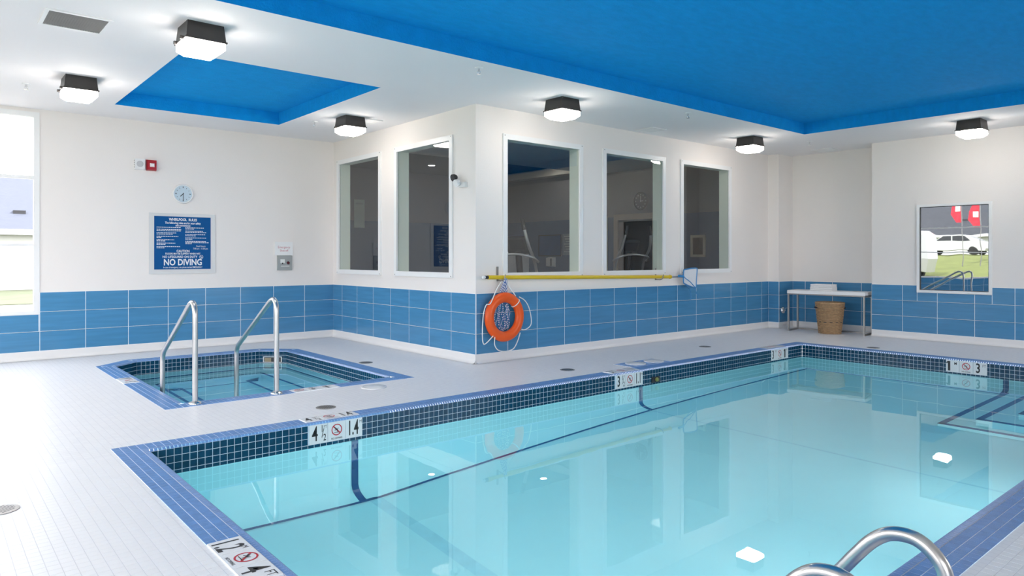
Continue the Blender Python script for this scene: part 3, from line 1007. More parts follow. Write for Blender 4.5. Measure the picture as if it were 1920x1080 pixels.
SPL = mat('spa_plaster', (0.40, 0.78, 0.88), 0.7, var=0.04, vscale=3)
ring = [(0.0, zb), (0.0, ZSW - 0.42), (-0.42, ZSW - 0.42), (-0.42, ZSW - 0.72), (-0.66, ZSW - 0.72), (-0.66, ZSW - 0.95)]
sb = MB()
for (o0, h0), (o1, h1) in zip(ring, ring[1:]):
    A, B = offset_poly(SPA_IN, o0), offset_poly(SPA_IN, o1)
    for i in range(n):
        j = (i + 1) % n
        sb.quad((*A[i], h0), (*A[j], h0), (*B[j], h1), (*B[i], h1))
Bt = offset_poly(SPA_IN, -0.66)
sb.quad(*[(*p, ZSW - 0.95) for p in Bt])
sb.build('basin', SPL, spa)
for o, h in ((-0.42, ZSW - 0.42), (-0.66, ZSW - 0.72)):
    A, B = offset_poly(SPA_IN, o - 0.004), offset_poly(SPA_IN, o + 0.035)
    b = MB()
    for i in range(n):
        j = (i + 1) % n
        b.quad((*A[i], h + 0.004), (*B[i], h + 0.004), (*B[j], h + 0.004), (*A[j], h + 0.004))
    b.build('bench_trim', STRIPE, spa)
A, B = offset_poly(SPA_IN, -0.004), offset_poly(SPA_IN, -0.004)
b = MB()
for i in range(n):
    j = (i + 1) % n
    b.quad((*A[i], ZSW - 0.42), (*A[j], ZSW - 0.42), (*A[j], ZSW - 0.36), (*A[i], ZSW - 0.36))
b.build('bench_trim', STRIPE, spa)
w = MB(); w.quad(*[(*p, ZSW) for p in offset_poly(SPA_IN, 0.003)])
wo = w.build('water', SPAW, spa); wo['label'] = 'clear blue spa water'
def spa_fill(M):  # hidden fill added to brighten the spa water
    r = link('added_fill_light', None, spa); r.matrix_local = M
    MB().lathe([(0.0, 0.006), (0.06, 0.006), (0.064, 0.002)], 20).build('lens', FILL_LENS, r)
    MB().lathe([(0.064, 0.0), (0.066, 0.010), (0.08, 0.008), (0.084, 0.0)], 20).build('bezel', STEEL, r)
spa_fill(basis(Vector((-1, 0, 0)), Vector((0, 0, 1)), Vector((0, 1, 0)), (2.30, SPA_IN[0][1] + 0.001, ZSW - 0.20)))
spa_fill(basis(Vector((-1, 0, 0)), Vector((0, 0, 1)), Vector((0, 1, 0)), (3.30, SPA_IN[0][1] + 0.001, ZSW - 0.20)))
# skimmer mouth in the chamfered rear corner
p0, p1 = Vector(SPA_IN[2]), Vector(SPA_IN[3])
d = (p1 - p0).normalized(); nin = Vector((-d.y, d.x))
M = basis(Vector((-d.x, -d.y, 0)), UP, Vector((nin.x, nin.y, 0)), (*((p0 + p1) / 2), -0.12))
sk = link('skimmer_mouth', None, spa); sk.matrix_local = M
b = MB(); b.box(-0.13, 0.13, 0.030, 0.040, 0, 0.012).box(-0.13, 0.13, -0.045, -0.035, 0, 0.012).box(-0.13, -0.12, -0.035, 0.03, 0, 0.012).box(0.12, 0.13, -0.035, 0.03, 0, 0.012)
b.build('frame', PLATE, sk)
MB().box(-0.12, 0.12, -0.035, 0.030, 0, 0.006).build('opening', DARKP, sk)
MB().box(-0.11, -0.02, -0.033, 0.02, 0.006, 0.010).build('weir_flap', mat('tan_plastic', (0.30, 0.24, 0.16), 0.5), sk)
marker(spa, basis(Vector((0, -1, 0)), Vector((1, 0, 0)), UP, (SPA_IN[0][0] - BN - CW / 2, sum(SLM) / 2, 0)), [[('1', 0.14, -0.01, 0, 0.6, 0.004), ('M', 0.04, 0.03, 0.045, 0.8, 0)], 'sign', [('3', 0.14, -0.01, 0, 0.6, 0.004), ('FT', 0.04, 0.035, 0.045, 0.8, 0)]], w=0.12, h=CW, words=False)
marker(spa, basis(Vector((1, 0, 0)), Vector((0, 1, 0)), UP, (2.97, SPA_IN[0][1] - BN - CW / 2, 0)), ['sign', [('3', 0.15, -0.02, 0, 0.65, 0.004), ('FT', 0.04, 0.035, 0.045, 0.8, 0)], [('1', 0.15, -0.02, 0, 0.65, 0.004), ('M', 0.04, 0.035, 0.045, 0.8, 0)]], h=CW)

# ---------------------------------------------------------------- handrails
def handrail(name, label, path, rad, r, foot, group=None):
    t = thing(name, label, 'handrail', foot, 0, group)
    F = Vector(foot)
    P = fillet([Vector(p) - F for p in path], rad, 10)
    MB().tube(P, r, 16).build('rail_tube', STEEL, t)
    MB().lathe([(r, 0.022), (r + 0.008, 0.02), (r + 0.03, 0.010), (r + 0.034, 0.002), (r + 0.034, -0.002), (r, -0.002)], 24).xf(Matrix.Translation((0, 0, 0.005))).build('flange', CHROME, t)
    return t
for x, yb, lab in ((1.862, 6.535, 'polished steel spa handrail, the one nearer the big window'), (2.59, 6.52, 'polished steel spa handrail, the one nearer the gym corner')):
    handrail('spa_handrail', lab, [(x, yb, 0.004), (x, yb, 0.96), (x, 7.62, 0.33), (x, 7.62, -0.55)], [0.12, 0.14], 0.0235, (x, yb, 0), 'spa handrails')
# pool ladder rails
for x, lab, dz in ((2.52, 'thick polished steel grab rail at the pool edge, the one nearer the mirrored wall window', 0.0), (2.0, 'thick polished steel grab rail at the pool edge, the one nearer the large depth marker', 0.022)):
    t = thing('pool_grab_rail', lab, 'handrail', (x, 0.80, 0), 0, 'pool grab rails')
    P = spline([(0, a - 0.80, b) for a, b in ((0.80, 0.004), (0.80, 0.13), (0.819, 0.270 + dz), (0.850, 0.328 + dz), (0.910, 0.366 + dz), (0.986, 0.360 + dz), (1.047, 0.318 + dz), (1.105, 0.248 + dz), (1.152, 0.185 + dz), (1.25, 0.055), (1.325, -0.10), (1.345, -0.30), (1.345, -0.90))], 6)
    MB().tube(P, 0.0238, 20).build('rail_tube', STEEL, t)
    MB().lathe([(0.024, 0.022), (0.032, 0.02), (0.054, 0.010), (0.058, 0.002), (0.058, -0.002), (0.024, -0.002)], 24).xf(Matrix.Translation((0, 0, 0.003))).build('flange', CHROME, t)

# ---------------------------------------------------------------- ceiling lamps
def make_lamp():
    t = thing('ceiling_lamp', '', 'lamp')
    h = 0.140
    MB().tbox(-h - 0.012, h + 0.012, -h - 0.012, h + 0.012, -0.135, 0.0, 0.014).build('housing', BRONZE, t)
    MB().box(-h - 0.02, h + 0.02, -h - 0.02, h + 0.02, -0.143, -0.130).build('rim', BRONZE, t)
    b = MB()
    k = h + 0.008
    b.box(-k, k, -k, k, -0.195, -0.143).tbox(-k, k, -k, k, -0.232, -0.195, 0.045, top=False)
    b.build('lens', LENS, t)
    for dx, dy in ((-h - 0.028, -0.09), (-h - 0.028, 0.09)):
        MB().box(dx - 0.014, dx + 0.012, dy - 0.012, dy + 0.012, -0.15, -0.125).build('latch', BRONZE, t)
    return t
LAMPS = [
    (1.745, 5.97, 'dark square ceiling lamp with glowing lens between the small blue recess and the large one'),
    (1.275, 8.505, 'dark square ceiling lamp with glowing lens between the big window and the small blue recess'),
    (4.405, 8.555, 'dark square ceiling lamp with glowing lens between the small blue recess and the gym corner'),
    (5.823, 5.96, 'dark square ceiling lamp with glowing lens above the yellow pole and orange lifebuoy'),
    (9.908, 5.96, 'dark square ceiling lamp with glowing lens outside the large recess corner near the niche'),
    (10.99, 3.258, 'dark square ceiling lamp with glowing lens in front of the mirrored wall window'),
]
lamp0 = make_lamp()
for i, (x, y, lab) in enumerate(LAMPS):
    o = lamp0 if i == 0 else copy_tree(lamp0)
    o.location = (x, y, ZC); tag(o, lab, 'lamp', 'square ceiling lamps')

# ---------------------------------------------------------------- sprinklers, vents
def make_sprinkler():
    t = thing('ceiling_sprinkler', '', 'sprinkler')
    MB().lathe([(0.0, 0), (0.040, 0), (0.038, -0.006), (0.020, -0.010), (0.0, -0.010)], 20).build('escutcheon', WHITE, t)
    MB().lathe([(0.011, -0.008), (0.011, -0.03), (0.006, -0.034), (0.006, -0.05), (0.0, -0.05)], 12).build('nozzle', CHROME, t)
    b = MB()
    for s in (-1, 1):
        b.tube([(0.009 * s, 0, -0.028), (0.018 * s, 0, -0.042), (0.006 * s, 0, -0.062)], 0.0028, 6)
    b.build('yoke', CHROME, t)
    MB().lathe([(0.0, -0.062), (0.022, -0.062), (0.022, -0.065), (0.0, -0.065)], 14).build('deflector', CHROME, t)
    return t
spr = make_sprinkler()
for i, (x, y, lab) in enumerate([(0.88, 9.129, 'small chrome ceiling sprinkler near the big window'), (4.208, 5.478, 'small chrome ceiling sprinkler beside the edge of the large blue recess above the gym corner'), (4.159, 9.123, 'small chrome ceiling sprinkler behind the corner of the small blue recess'), (7.602, 5.459, 'small chrome ceiling sprinkler at the large blue recess in front of the middle gym windows'), (10.961, 5.53, 'small chrome ceiling sprinkler by the ceiling vent above the niche')]):
    o = spr if i == 0 else copy_tree(spr)
    o.location = (x, y, ZC); tag(o, lab, 'sprinkler', 'ceiling sprinklers')
def vent(label, cx, cy, wx, wy, nf, m, along='y', slatm=None):
    t = thing('ceiling_vent', label, 'vent', (cx, cy, ZC), 0, 'ceiling vents')
    b = MB(); e = 0.028
    for a, c, d, f in ((-wx / 2, -wx / 2 + e, -wy / 2, wy / 2), (wx / 2 - e, wx / 2, -wy / 2, wy / 2), (-wx / 2 + e, wx / 2 - e, -wy / 2, -wy / 2 + e), (-wx / 2 + e, wx / 2 - e, wy / 2 - e, wy / 2)):
        b.box(a, c, d, f, -0.010, 0.0)
    b.build('frame', FRAMEW, t)
    MB().box(-wx / 2 + e, wx / 2 - e, -wy / 2 + e, wy / 2 - e, -0.002, 0.0).build('backing', m, t)
    ix, iy = wx - 2 * e, wy - 2 * e
    sl = MB().quad((-ix / (2.4 * nf), -iy / 2, -0.004), (-ix / (2.4 * nf), iy / 2, -0.004), (ix / (2.4 * nf), iy / 2, -0.008), (ix / (2.4 * nf), -iy / 2, -0.008)).mesh('slat', slatm or GREYP)
    for k in range(nf):
        o = link('slat', sl, t); o.location = (-ix / 2 + (k + 0.5) * ix / nf, 0, 0)
    return t
GV = mat('grey_louvre', (0.12, 0.12, 0.115), 0.5, var=0.1)
vent('long grey louvred ceiling vent in white frame by the large blue recess', 0.945, 6.46, 0.45, 0.45, 22, GV, slatm=GV)
vent('small white ceiling vent next to the lamp by the gym corner', 4.69, 8.60, 0.30, 0.30, 9, GREYP, slatm=FRAMEW)
vent('small white ceiling vent in front of the middle gym window', 8.18, 6.52, 0.32, 0.32, 9, GREYP, slatm=FRAMEW)
vent('small white ceiling vent above the niche with the table', 12.05, 5.79, 0.36, 0.36, 9, GREYP, slatm=FRAMEW)

# ---------------------------------------------------------------- deck drains and lids
def make_drain():
    t = thing('floor_drain', '', 'drain')
    MB().lathe([(0.0, 0.0), (0.085, 0.0), (0.085, 0.003), (0.070, 0.0045), (0.0, 0.0045)], 28).build('plate', GSTEEL, t)
    b = MB()
    for k in range(-3, 4):
        y = k * 0.018; L = math.sqrt(max(0, 0.064 ** 2 - y * y))
        b.quad((-L, y - 0.0045, 0.0049), (L, y - 0.0045, 0.0049), (L, y + 0.0045, 0.0049), (-L, y + 0.0045, 0.0049))
    b.build('slot', BLACK, t)
    return t
dr = make_drain()
for i, (x, y, lab) in enumerate([(0.317, 4.438, 'round grey floor drain in the white deck tiles beside the pool corner coping'), (2.679, 5.653, 'round grey floor drain between the spa and the four and a half foot pool marker'), (4.187, 7.727, 'round grey floor drain between the spa and the wall of the gym corner'), (5.689, 5.739, 'round grey floor drain below the orange lifebuoy near the pool'), (8.675, 5.935, 'round grey floor drain beyond the white lids, below the skimmer net'), (10.406, 4.316, 'round grey floor drain at the far pool end facing the table')]):
    o = dr if i == 0 else copy_tree(dr)
    o.location = (x, y, 0.0); o.rotation_euler = (0, 0, 0.6); tag(o, lab, 'drain', 'round floor drains')
pad = tag(MB().box(6.40, 7.12, PY1 + E0, 5.67, 0.0, 0.002).build('tiled_pad', GRT2), 'square pad of blue mosaic around two white lids beside the pool', 'tile pad')
for i in range(14):
    for j in range(5):
        x, y = 6.40 + (i + 0.5) * 0.72 / 14, PY1 + E0 + (j + 0.5) * (5.67 - PY1 - E0) / 5
        o = link('pad_tile', ctile, pad); o.location = (x, y, 0.0)
def make_lid():
    t = thing('deck_lid', '', 'lid')
    MB().lathe([(0.0, 0.0), (0.125, 0.0), (0.125, 0.006), (0.115, 0.009), (0.0, 0.009)], 32).build('cover', PLATE, t)
    MB().lathe([(0.098, 0.0092), (0.102, 0.0100), (0.106, 0.0092)], 32).build('rim_groove', GREYP, t)
    return t
ld = make_lid()
for i, (x, y, z, lab) in enumerate([(6.63, 5.52, 0.003, 'round white lid on the blue pad, nearer the three and a half foot marker'), (6.96, 5.505, 0.003, 'round white lid on the blue pad, nearer the niche'), (3.461, 6.222, 0.0, 'round white lid in the white deck at the corner of the spa coping')]):
    o = ld if i == 0 else copy_tree(ld)
    o.location = (x, y, z); tag(o, lab, 'lid', 'round white deck lids')

# ---------------------------------------------------------------- things on the rear wall
sg = thing('rules_sign', 'blue whirlpool rules sign with white lettering on a pale board', 'sign', (2.859, YA, 1.49))
MB().box(-0.44, 0.44, -0.010, -0.001, -0.43, 0.42).build('board', SIGNG, sg)
MB().box(-0.375, 0.375, -0.013, -0.010, -0.367, 0.376).build('panel', SIGNB, sg)
TXT = mat('sign_white', (0.80, 0.82, 0.84), 0.4, var=0.02)
def wall_text(parent, txt, size, x, z, xs=1.0, bold=0.0, m=TXT, y=-0.0137, align='CENTER', space=1.0):
    me = text_mesh(txt, size, xs, bold, align, space); me.materials.clear(); me.materials.append(m)
    o = link('lettering', me, parent); o.matrix_local = basis(Vector((1, 0, 0)), UP, Vector((0, -1, 0)), (x, y, z))
wall_text(sg, 'WHIRLPOOL  RULES', 0.050, 0.0, 0.333, 0.82, 0.0015)
wall_text(sg, 'The following rules are for your safety', 0.040, 0.0, 0.285, 0.76, 0.001)
wall_text(sg, 'and convenience:', 0.036, 0.0, 0.250, 0.80, 0.0008)
wall_text(sg, 'Pool Hours', 0.034, 0.24, -0.040, 0.8, 0.0)
wall_text(sg, '7:00 am - 11:00 pm', 0.034, 0.235, -0.075, 0.76, 0.0)
wall_text(sg, 'CAUTION', 0.048, 0.0, -0.112, 0.8, 0.001)
wall_text(sg, 'FLOORS MAY BE SLIPPERY WHEN WET', 0.036, 0.0, -0.148, 0.75, 0.0007)
wall_text(sg, 'NO LIFEGUARD ON DUTY', 0.044, -0.04, -0.193, 0.88, 0.0008)
wall_text(sg, 'NO DIVING', 0.122, 0.0, -0.272, 0.80, 0.003)
wall_text(sg, 'In case of emergency, use phone marked EMERGENCY', 0.032, 0.0, -0.340, 0.72, 0.0003)
rnd = random.Random(3)
def blurb(x0, z0, widths, parent):
    # paragraphs of print too small to read: rows of short strokes
    b = MB()
    z = z0
    for w in widths:
        if w == 0:
            z -= 0.012; b.build('small_print', TXT, parent); b = MB(); continue
        x = x0
        while x < x0 + w:
            L = rnd.uniform(0.010, 0.028)
            b.quad((x, -0.0136, z - 0.0045), (x + L, -0.0136, z - 0.0045), (x + L, -0.0136, z + 0.0045), (x, -0.0136, z + 0.0045))
            x += L + 0.006
        z -= 0.018
    b.build('small_print', TXT, parent)
blurb(-0.345, 0.222, [0.30, 0, 0.32, 0.32, 0, 0.25, 0.19, 0, 0.28, 0.06, 0, 0.23, 0.11, 0, 0.24, 0.11, 0, 0.31, 0.10], sg)
blurb(0.030, 0.222, [0.24, 0.10, 0, 0.24, 0.28, 0, 0.26, 0.14, 0, 0.28, 0.09, 0, 0.28, 0.30, 0.09], sg)
no_diving(0.026, sg, basis(Vector((1, 0, 0)), UP, Vector((0, -1, 0)), (0.245, -0.0132, -0.193)), 0.0006, TXT)
ck = thing('wall_clock', 'round pale blue wall clock above the rules sign', 'clock', (2.856, YA, 2.19))
RX = Matrix.Rotation(PI / 2, 4, 'X')
MB().lathe([(0.0, 0.001), (0.135, 0.001), (0.138, 0.02), (0.132, 0.034), (0.120, 0.034), (0.118, 0.026)], 40).xf(RX).build('rim', WHITE, ck)
MB().lathe([(0.0, 0.024), (0.119, 0.024)], 40).xf(RX).build('dial', mat('dial_blue', (0.55, 0.66, 0.74), 0.4, var=0.02), ck)
b = MB()
for k in range(12):
    a = k * PI / 6; w = 0.006 if k % 3 else 0.010; L = 0.014 if k % 3 else 0.022
    Mr = Matrix.Rotation(a, 4, 'Y')
    for q in [[(-w / 2, -0.0248, 0.083), (w / 2, -0.0248, 0.083), (w / 2, -0.0248, 0.083 + L), (-w / 2, -0.0248, 0.083 + L)]]:
        b.quad(*[Mr @ Vector(p) for p in q])
b.build('hour_mark', DARKP, ck)
for ang, L, w in ((math.radians(225), 0.052, 0.010), (math.radians(180), 0.095, 0.007)):
    Mr = Matrix.Rotation(ang, 4, 'Y')
    h = MB(); h.quad(*[Mr @ Vector(p) for p in ((-w / 2, -0.027, -0.012), (w / 2, -0.027, -0.012), (w / 2, -0.027, L), (-w / 2, -0.027, L))])
    h.build('hand', BLACK, ck)
sp = thing('wall_speaker', 'small white square alarm speaker left of a red strobe', 'speaker', (2.30, YA, 2.565))
MB().tbox(-0.068, 0.068, -0.078, 0.078, 0.0, 0.05, 0.008).xf(RX).build('case', WHITE, sp)
MB().lathe([(0.0, 0.0512), (0.04, 0.0512), (0.043, 0.0505)], 24).xf(RX).build('grille', mat('pale_grille', (0.55, 0.55, 0.56), 0.6), sp)
b = MB()
for zz in (-0.045, -0.015, 0.015, 0.045): b.box(-0.070, -0.067, -0.035, -0.02, zz - 0.006, zz + 0.006)
b.build('slot', DARKP, sp)
sr = thing('fire_strobe', 'red fire alarm strobe with white flash lens, right of a white speaker', 'alarm', (2.448, YA, 2.56))
MB().tbox(-0.064, 0.064, -0.076, 0.076, 0.0, 0.065, 0.010).xf(RX).build('case', mat('alarm_red', (0.38, 0.012, 0.02), 0.3, var=0.1), sr)
MB().tbox(-0.030, 0.030, -0.028, 0.024, 0.064, 0.085, 0.008).xf(RX).build('flash_lens', mat('flash_lens', (0.85, 0.8, 0.8), 0.15), sr)
nt_ = thing('emergency_notice', 'white notice with red print above a grey emergency stop box', 'notice', (4.325, YA, 1.425))
MB().box(-0.14, 0.14, -0.022, -0.001, -0.105, 0.105).build('panel', WHITE, nt_)
wall_text(nt_, 'Emergency', 0.052, 0.0, 0.022, 0.85, 0.0, mat('pale_red_print', (0.55, 0.16, 0.2), 0.5), -0.0226)
wall_text(nt_, 'Shut-off', 0.05, 0.0, -0.03, 0.85, 0.0, MATS['pale_red_print'], -0.0226)
bx_ = thing('emergency_stop_box', 'grey emergency switch box with dark buttons under a white notice', 'switch', (4.338, YA, 1.20))
MB().tbox(-0.118, 0.118, -0.112, 0.118, 0.0, 0.03, 0.004).xf(RX).build('case', GREYP, bx_)
MB().box(-0.075, -0.005, -0.033, -0.030, 0.0, 0.06).build('label_plate', PAPER, bx_)
MB().lathe([(0.0, 0.045), (0.020, 0.045), (0.024, 0.03)], 16).xf(Matrix.Translation((0.05, 0, 0.005)) @ RX).build('button', mat('dark_red', (0.08, 0.01, 0.02), 0.4), bx_)
MB().box(-0.050, -0.032, -0.036, -0.030, -0.012, 0.006).build('key_switch', BLACK, bx_)
MB().box(-0.065, 0.07, -0.0315, -0.030, -0.052, -0.040).build('label_strip', PAPER, bx_)

# ---------------------------------------------------------------- emergency light on the gym corner
em = thing('emergency_light', 'small white twin head emergency light on the gym corner wall', 'light', (XB, 7.02, 2.22))
MB().box(-0.05, -0.001, -0.07, 0.06, -0.06, 0.0).build('case', WHITE, em)
for dy, dz, m in ((0.09, 0.055, DARKP), (0.03, -0.015, WHITE)):
    MB().lathe([(0.0, 0.0), (0.045, 0.0), (0.045, 0.03), (0.028, 0.06), (0.0, 0.065)], 18).xf(Matrix.Translation((-0.115, dy, dz)) @ Matrix.Rotation(PI / 2 - 0.3, 4, 'Y')).build('lamp_head', m, em)
    MB().tube([(-0.045, dy * 0.5, -0.02), (-0.07, dy * 0.8, dz * 0.5), (-0.08, dy, dz - 0.01)], 0.009, 8).build('bracket', WHITE, em)

# ---------------------------------------------------------------- skimmer pole, net, hooks
YP = YC - 0.085
pl = thing('skimmer_pole', 'long yellow telescopic pool pole with blue skimmer net, hung on the gym wall', 'pool pole', (5.21, YP, 1.05))
def pz(x): return 1.05 - (x - 5.21) * 0.0167 - 1.05
def pp(x): return (x - 5.21, 0, pz(x))
MB().tube([pp(5.285), pp(8.864)], 0.026, 14).build('outer_tube', YELLOW, pl)
MB().tube([pp(5.205), pp(5.245)], 0.017, 12).build('end_cap', WHITE, pl)
MB().tube([pp(5.24), pp(5.29)], 0.021, 12).build('grip_collar', DARKP, pl)
MB().tube([pp(8.864), pp(9.12)], 0.015, 12).build('inner_rod', STEEL, pl)
MB().tube([pp(8.86), pp(8.885)], 0.031, 14).build('locking_collar', YELLOW, pl)
def q3(x, z, dy=-0.04): return (x - 5.21, dy, z - 1.05)
b = MB()
b.tube(fillet([q3(9.17, 1.095), q3(9.155, 0.985), q3(9.163, 0.885), q3(9.30, 0.84), q3(9.49, 0.795), q3(9.503, 0.95), q3(9.525, 1.12), q3(9.35, 1.115), q3(9.17, 1.095)], 0.03, 3), 0.010, 8)
b.build('net_frame', NETB, pl)
b = MB(); b.tube([q3(9.04, 1.0), q3(9.16, 0.99)], 0.020, 10); b.tube([q3(9.16, 0.985), q3(9.34, 0.90), q3(9.48, 0.80)], 0.008, 6)
b.build('net_handle', NETB, pl)
MB().quad(q3(9.17, 0.885), q3(9.49, 0.80), q3(9.525, 1.115), q3(9.17, 1.09)).quad(q3(9.17, 1.09, -0.03), q3(9.525, 1.115, -0.03), q3(9.49, 0.80, -0.03), q3(9.17, 0.885, -0.03)).build('net', NETM, pl)
b = MB()
b.tube(spline([q3(9.48, 0.80), q3(9.50, 0.72), q3(9.545, 0.66), q3(9.535, 0.62)], 5), 0.005, 6)
b.tube(spline([q3(9.22, 0.86), q3(9.33, 0.78), q3(9.36, 0.66), q3(9.34, 0.60)], 5), 0.005, 6)
b.build('net_cord', NETB, pl)
for i, x in enumerate((5.50, 8.62)):
    h = thing('pole_hook', ['dark metal wall hook holding the yellow pole above the lifebuoy', 'dark metal wall hook holding the yellow pole near the skimmer net'][i], 'hook', (x, YC, 1.05 + pz(x)))
    MB().box(-0.012, 0.012, -0.012, -0.001, -0.05, 0.13).build('plate', GSTEEL, h)
    MB().tube(fillet([(0, -0.008, -0.04), (0, -0.085, -0.045), (0, -0.135, -0.03), (0.02, -0.14, 0.035)], 0.03, 5), 0.007, 8).build('hook_arm', GSTEEL, h)

# ---------------------------------------------------------------- lifebuoy and throw rope
BX, BY, BZ = 5.545, YC - 0.09, 0.553
lb = thing('lifebuoy', 'orange ring lifebuoy with white grab rope hanging on the blue tiled wall', 'lifebuoy', (BX, BY, BZ))
b = MB(); n1, n2 = 44, 18; b.sm = True
for i in range(n1):
    a = 2 * PI * i / n1
    for j in range(n2):
        c = 2 * PI * j / n2
        r = 0.243 + 0.064 * math.cos(c)
        b.v.append((r * math.cos(a), -0.047 * math.sin(c), r * math.sin(a)))
for i in range(n1):
    for j in range(n2):
        b.f.append((i * n2 + j, i * n2 + (j + 1) % n2, ((i + 1) % n1) * n2 + (j + 1) % n2, ((i + 1) % n1) * n2 + j))
b.build('ring', ORANGE, lb)
def L3(x, z, y=0.0): return (x - BX, y, z - BZ)
b = MB()
b.tube(spline([L3(5.52, 1.02, 0.0), L3(5.42, 0.90, 0.0), L3(5.30, 0.735, -0.03), L3(5.24, 0.715, -0.02), L3(5.205, 0.60, -0.01), L3(5.19, 0.40, -0.01), L3(5.20, 0.26, -0.01), L3(5.245, 0.25, -0.01), L3(5.34, 0.335, -0.03)], 6), 0.0065, 7)
b.tube(spline([L3(5.365, 0.32, -0.03), L3(5.38, 0.22, -0.01), L3(5.44, 0.15, -0.01), L3(5.56, 0.127, -0.01), L3(5.68, 0.15, -0.01), L3(5.75, 0.24, -0.01), L3(5.775, 0.345, -0.03)], 6), 0.0065, 7)
b.tube(spline([L3(5.80, 0.385, -0.03), L3(5.88, 0.375, -0.01), L3(5.965, 0.42, -0.01), L3(5.98, 0.50, -0.01), L3(5.94, 0.65, -0.01), L3(5.87, 0.745, -0.01), L3(5.76, 0.795, -0.03)], 6), 0.0065, 7)
b.tube(spline([L3(5.57, 1.02, 0.0), L3(5.62, 0.93, 0.0), L3(5.70, 0.81, -0.03)], 6), 0.0065, 7)
b.build('grab_rope', ROPEW, lb)
b = MB()
for a in (PI * 0.24,):
    ca, sa = math.cos(a), math.sin(a)
    b.tube([((0.243 + 0.068 * math.cos(c)) * ca, -0.051 * math.sin(c), (0.243 + 0.068 * math.cos(c)) * sa) for c in [2 * PI * k / 18 for k in range(18)]], 0.006, 6, closed=True)
b.build('rope_loop', ROPEW, lb)
tr_ = thing('throw_rope', 'bundle of blue and white braided rope hanging inside the lifebuoy', 'rope', (BX, YC - 0.035, 1.03))
rr = random.Random(11)
for k in range(9):
    s = (k - 4) / 4.0
    P = [(-0.005 + 0.012 * s, -0.088, 0.0), (0.045 * s, -0.045 + rr.uniform(-.006, .006), -0.12), (0.070 * s + rr.uniform(-.012, .012), -0.014, -0.28)]
    for q in range(5):
        P.append((0.112 * s + rr.uniform(-0.016, 0.016), -0.006 + rr.uniform(-0.006, 0.004), -0.38 - 0.06 * q))
    P.append((0.07 * s + rr.uniform(-.01, .01), -0.006, -0.665 + 0.02 * abs(s) * 2))
    MB().tube(spline(P, 5), 0.0058, 7).build('rope_strand', BRAID, tr_)

# ---------------------------------------------------------------- column cap, table, towels, basket
cp = thing('cleanout_cover', 'round chrome cover on the blue tiled column beside the niche', 'cover', (12.016, YCOL - 0.011, 0.328))
MB().lathe([(0.0, 0.045), (0.03, 0.042), (0.052, 0.026), (0.062, 0.004), (0.062, 0.0)], 28).xf(RX).build('dome', CHROME, cp)
MB().lathe([(0.0, 0.049), (0.010, 0.049), (0.014, 0.042)], 12).xf(RX).build('knob', STEEL, cp)
tb = thing('console_table', 'narrow white topped console table with thin steel legs in the niche', 'table', (11.95, 5.68, 0), 0.13)
hw, hl, ht = 0.235, 0.635, 0.715
MB().tbox(-hw, hw, -hl, hl, ht - 0.055, ht, 0.003).build('table_top', WHITE, tb)
for sx in (-1, 1):
    for sy in (-1, 1):
        x, y = sx * (hw - 0.02), sy * (hl - 0.02)
        MB().box(x - 0.014, x + 0.014, y - 0.014, y + 0.014, 0.0, ht - 0.055).build('leg', GSTEEL, tb)
for sy in (-1, 1):
    y = sy * (hl - 0.02)
    MB().box(-hw + 0.034, hw - 0.034, y - 0.014, y + 0.014, 0.0, 0.026).build('foot_bar', GSTEEL, tb)
MB().box(hw - 0.034, hw - 0.008, -hl + 0.034, hl - 0.034, 0.0, 0.026).build('rear_bar', GSTEEL, tb)
b = MB(); b.box(-hw + 0.01, hw - 0.01, -hl + 0.006, -hl + 0.034, ht - 0.083, ht - 0.055).box(-hw + 0.01, hw - 0.01, hl - 0.034, hl - 0.006, ht - 0.083, ht - 0.055)
b.box(-hw + 0.006, -hw + 0.03, -hl + 0.034, hl - 0.034, ht - 0.075, ht - 0.055).box(hw - 0.03, hw - 0.006, -hl + 0.034, hl - 0.034, ht - 0.075, ht - 0.055)
b.build('apron', GSTEEL, tb)
def towel(z, w, d, h, label, rz, x=11.95, y=5.78):
    t = thing('folded_towel', label, 'towel', (x, y, z), rz, 'folded towels on the table')
    for k in range(2):
        b = MB(); b.sm = True; n = 8
        # a folded layer with a rounded front edge
        prof = []
        z0, z1 = k * h / 2 + 0.0008, (k + 1) * h / 2 - 0.0008; r = (z1 - z0) / 2; zm = (z0 + z1) / 2
        for q in range(n + 1):
            a = -PI / 2 + PI * q / n
            prof.append((d / 2 - r + r * math.cos(a), zm + r * math.sin(a)))
        for q in range(n + 1):
            a = PI / 2 + PI * q / n
            prof.append((-d / 2 + r + r * math.cos(a), zm + r * math.sin(a)))
        m_ = len(prof)
        for yy, s in ((-w / 2, 0.985), (-w / 2 + 0.012, 1.0), (w / 2 - 0.012, 1.0), (w / 2, 0.985)):
            b.v += [(p * s, yy, zz) for p, zz in prof]
        for i in range(3):
            for q in range(m_): b.f.append((i * m_ + q, (i + 1) * m_ + q, (i + 1) * m_ + (q + 1) % m_, i * m_ + (q + 1) % m_))
        b.f.append(tuple(range(m_))); b.f.append(tuple(reversed(range(3 * m_, 4 * m_))))
        b.build('folded_layer', TOWEL, t, 1.2)
towel(ht, 0.36, 0.30, 0.058, 'folded white towel at the bottom of the stack on the table', 0.16)
towel(ht + 0.058, 0.345, 0.28, 0.052, 'folded white towel at the top of the stack on the table', 0.10)
bk = thing('wicker_basket', 'tall round woven wicker basket standing under the table', 'basket', (11.80, 5.60, 0))
HB = 0.52
def br_(z): return 0.165 + (0.222 - 0.165) * (z / HB) ** 0.9
nst, nrow = 26, 24
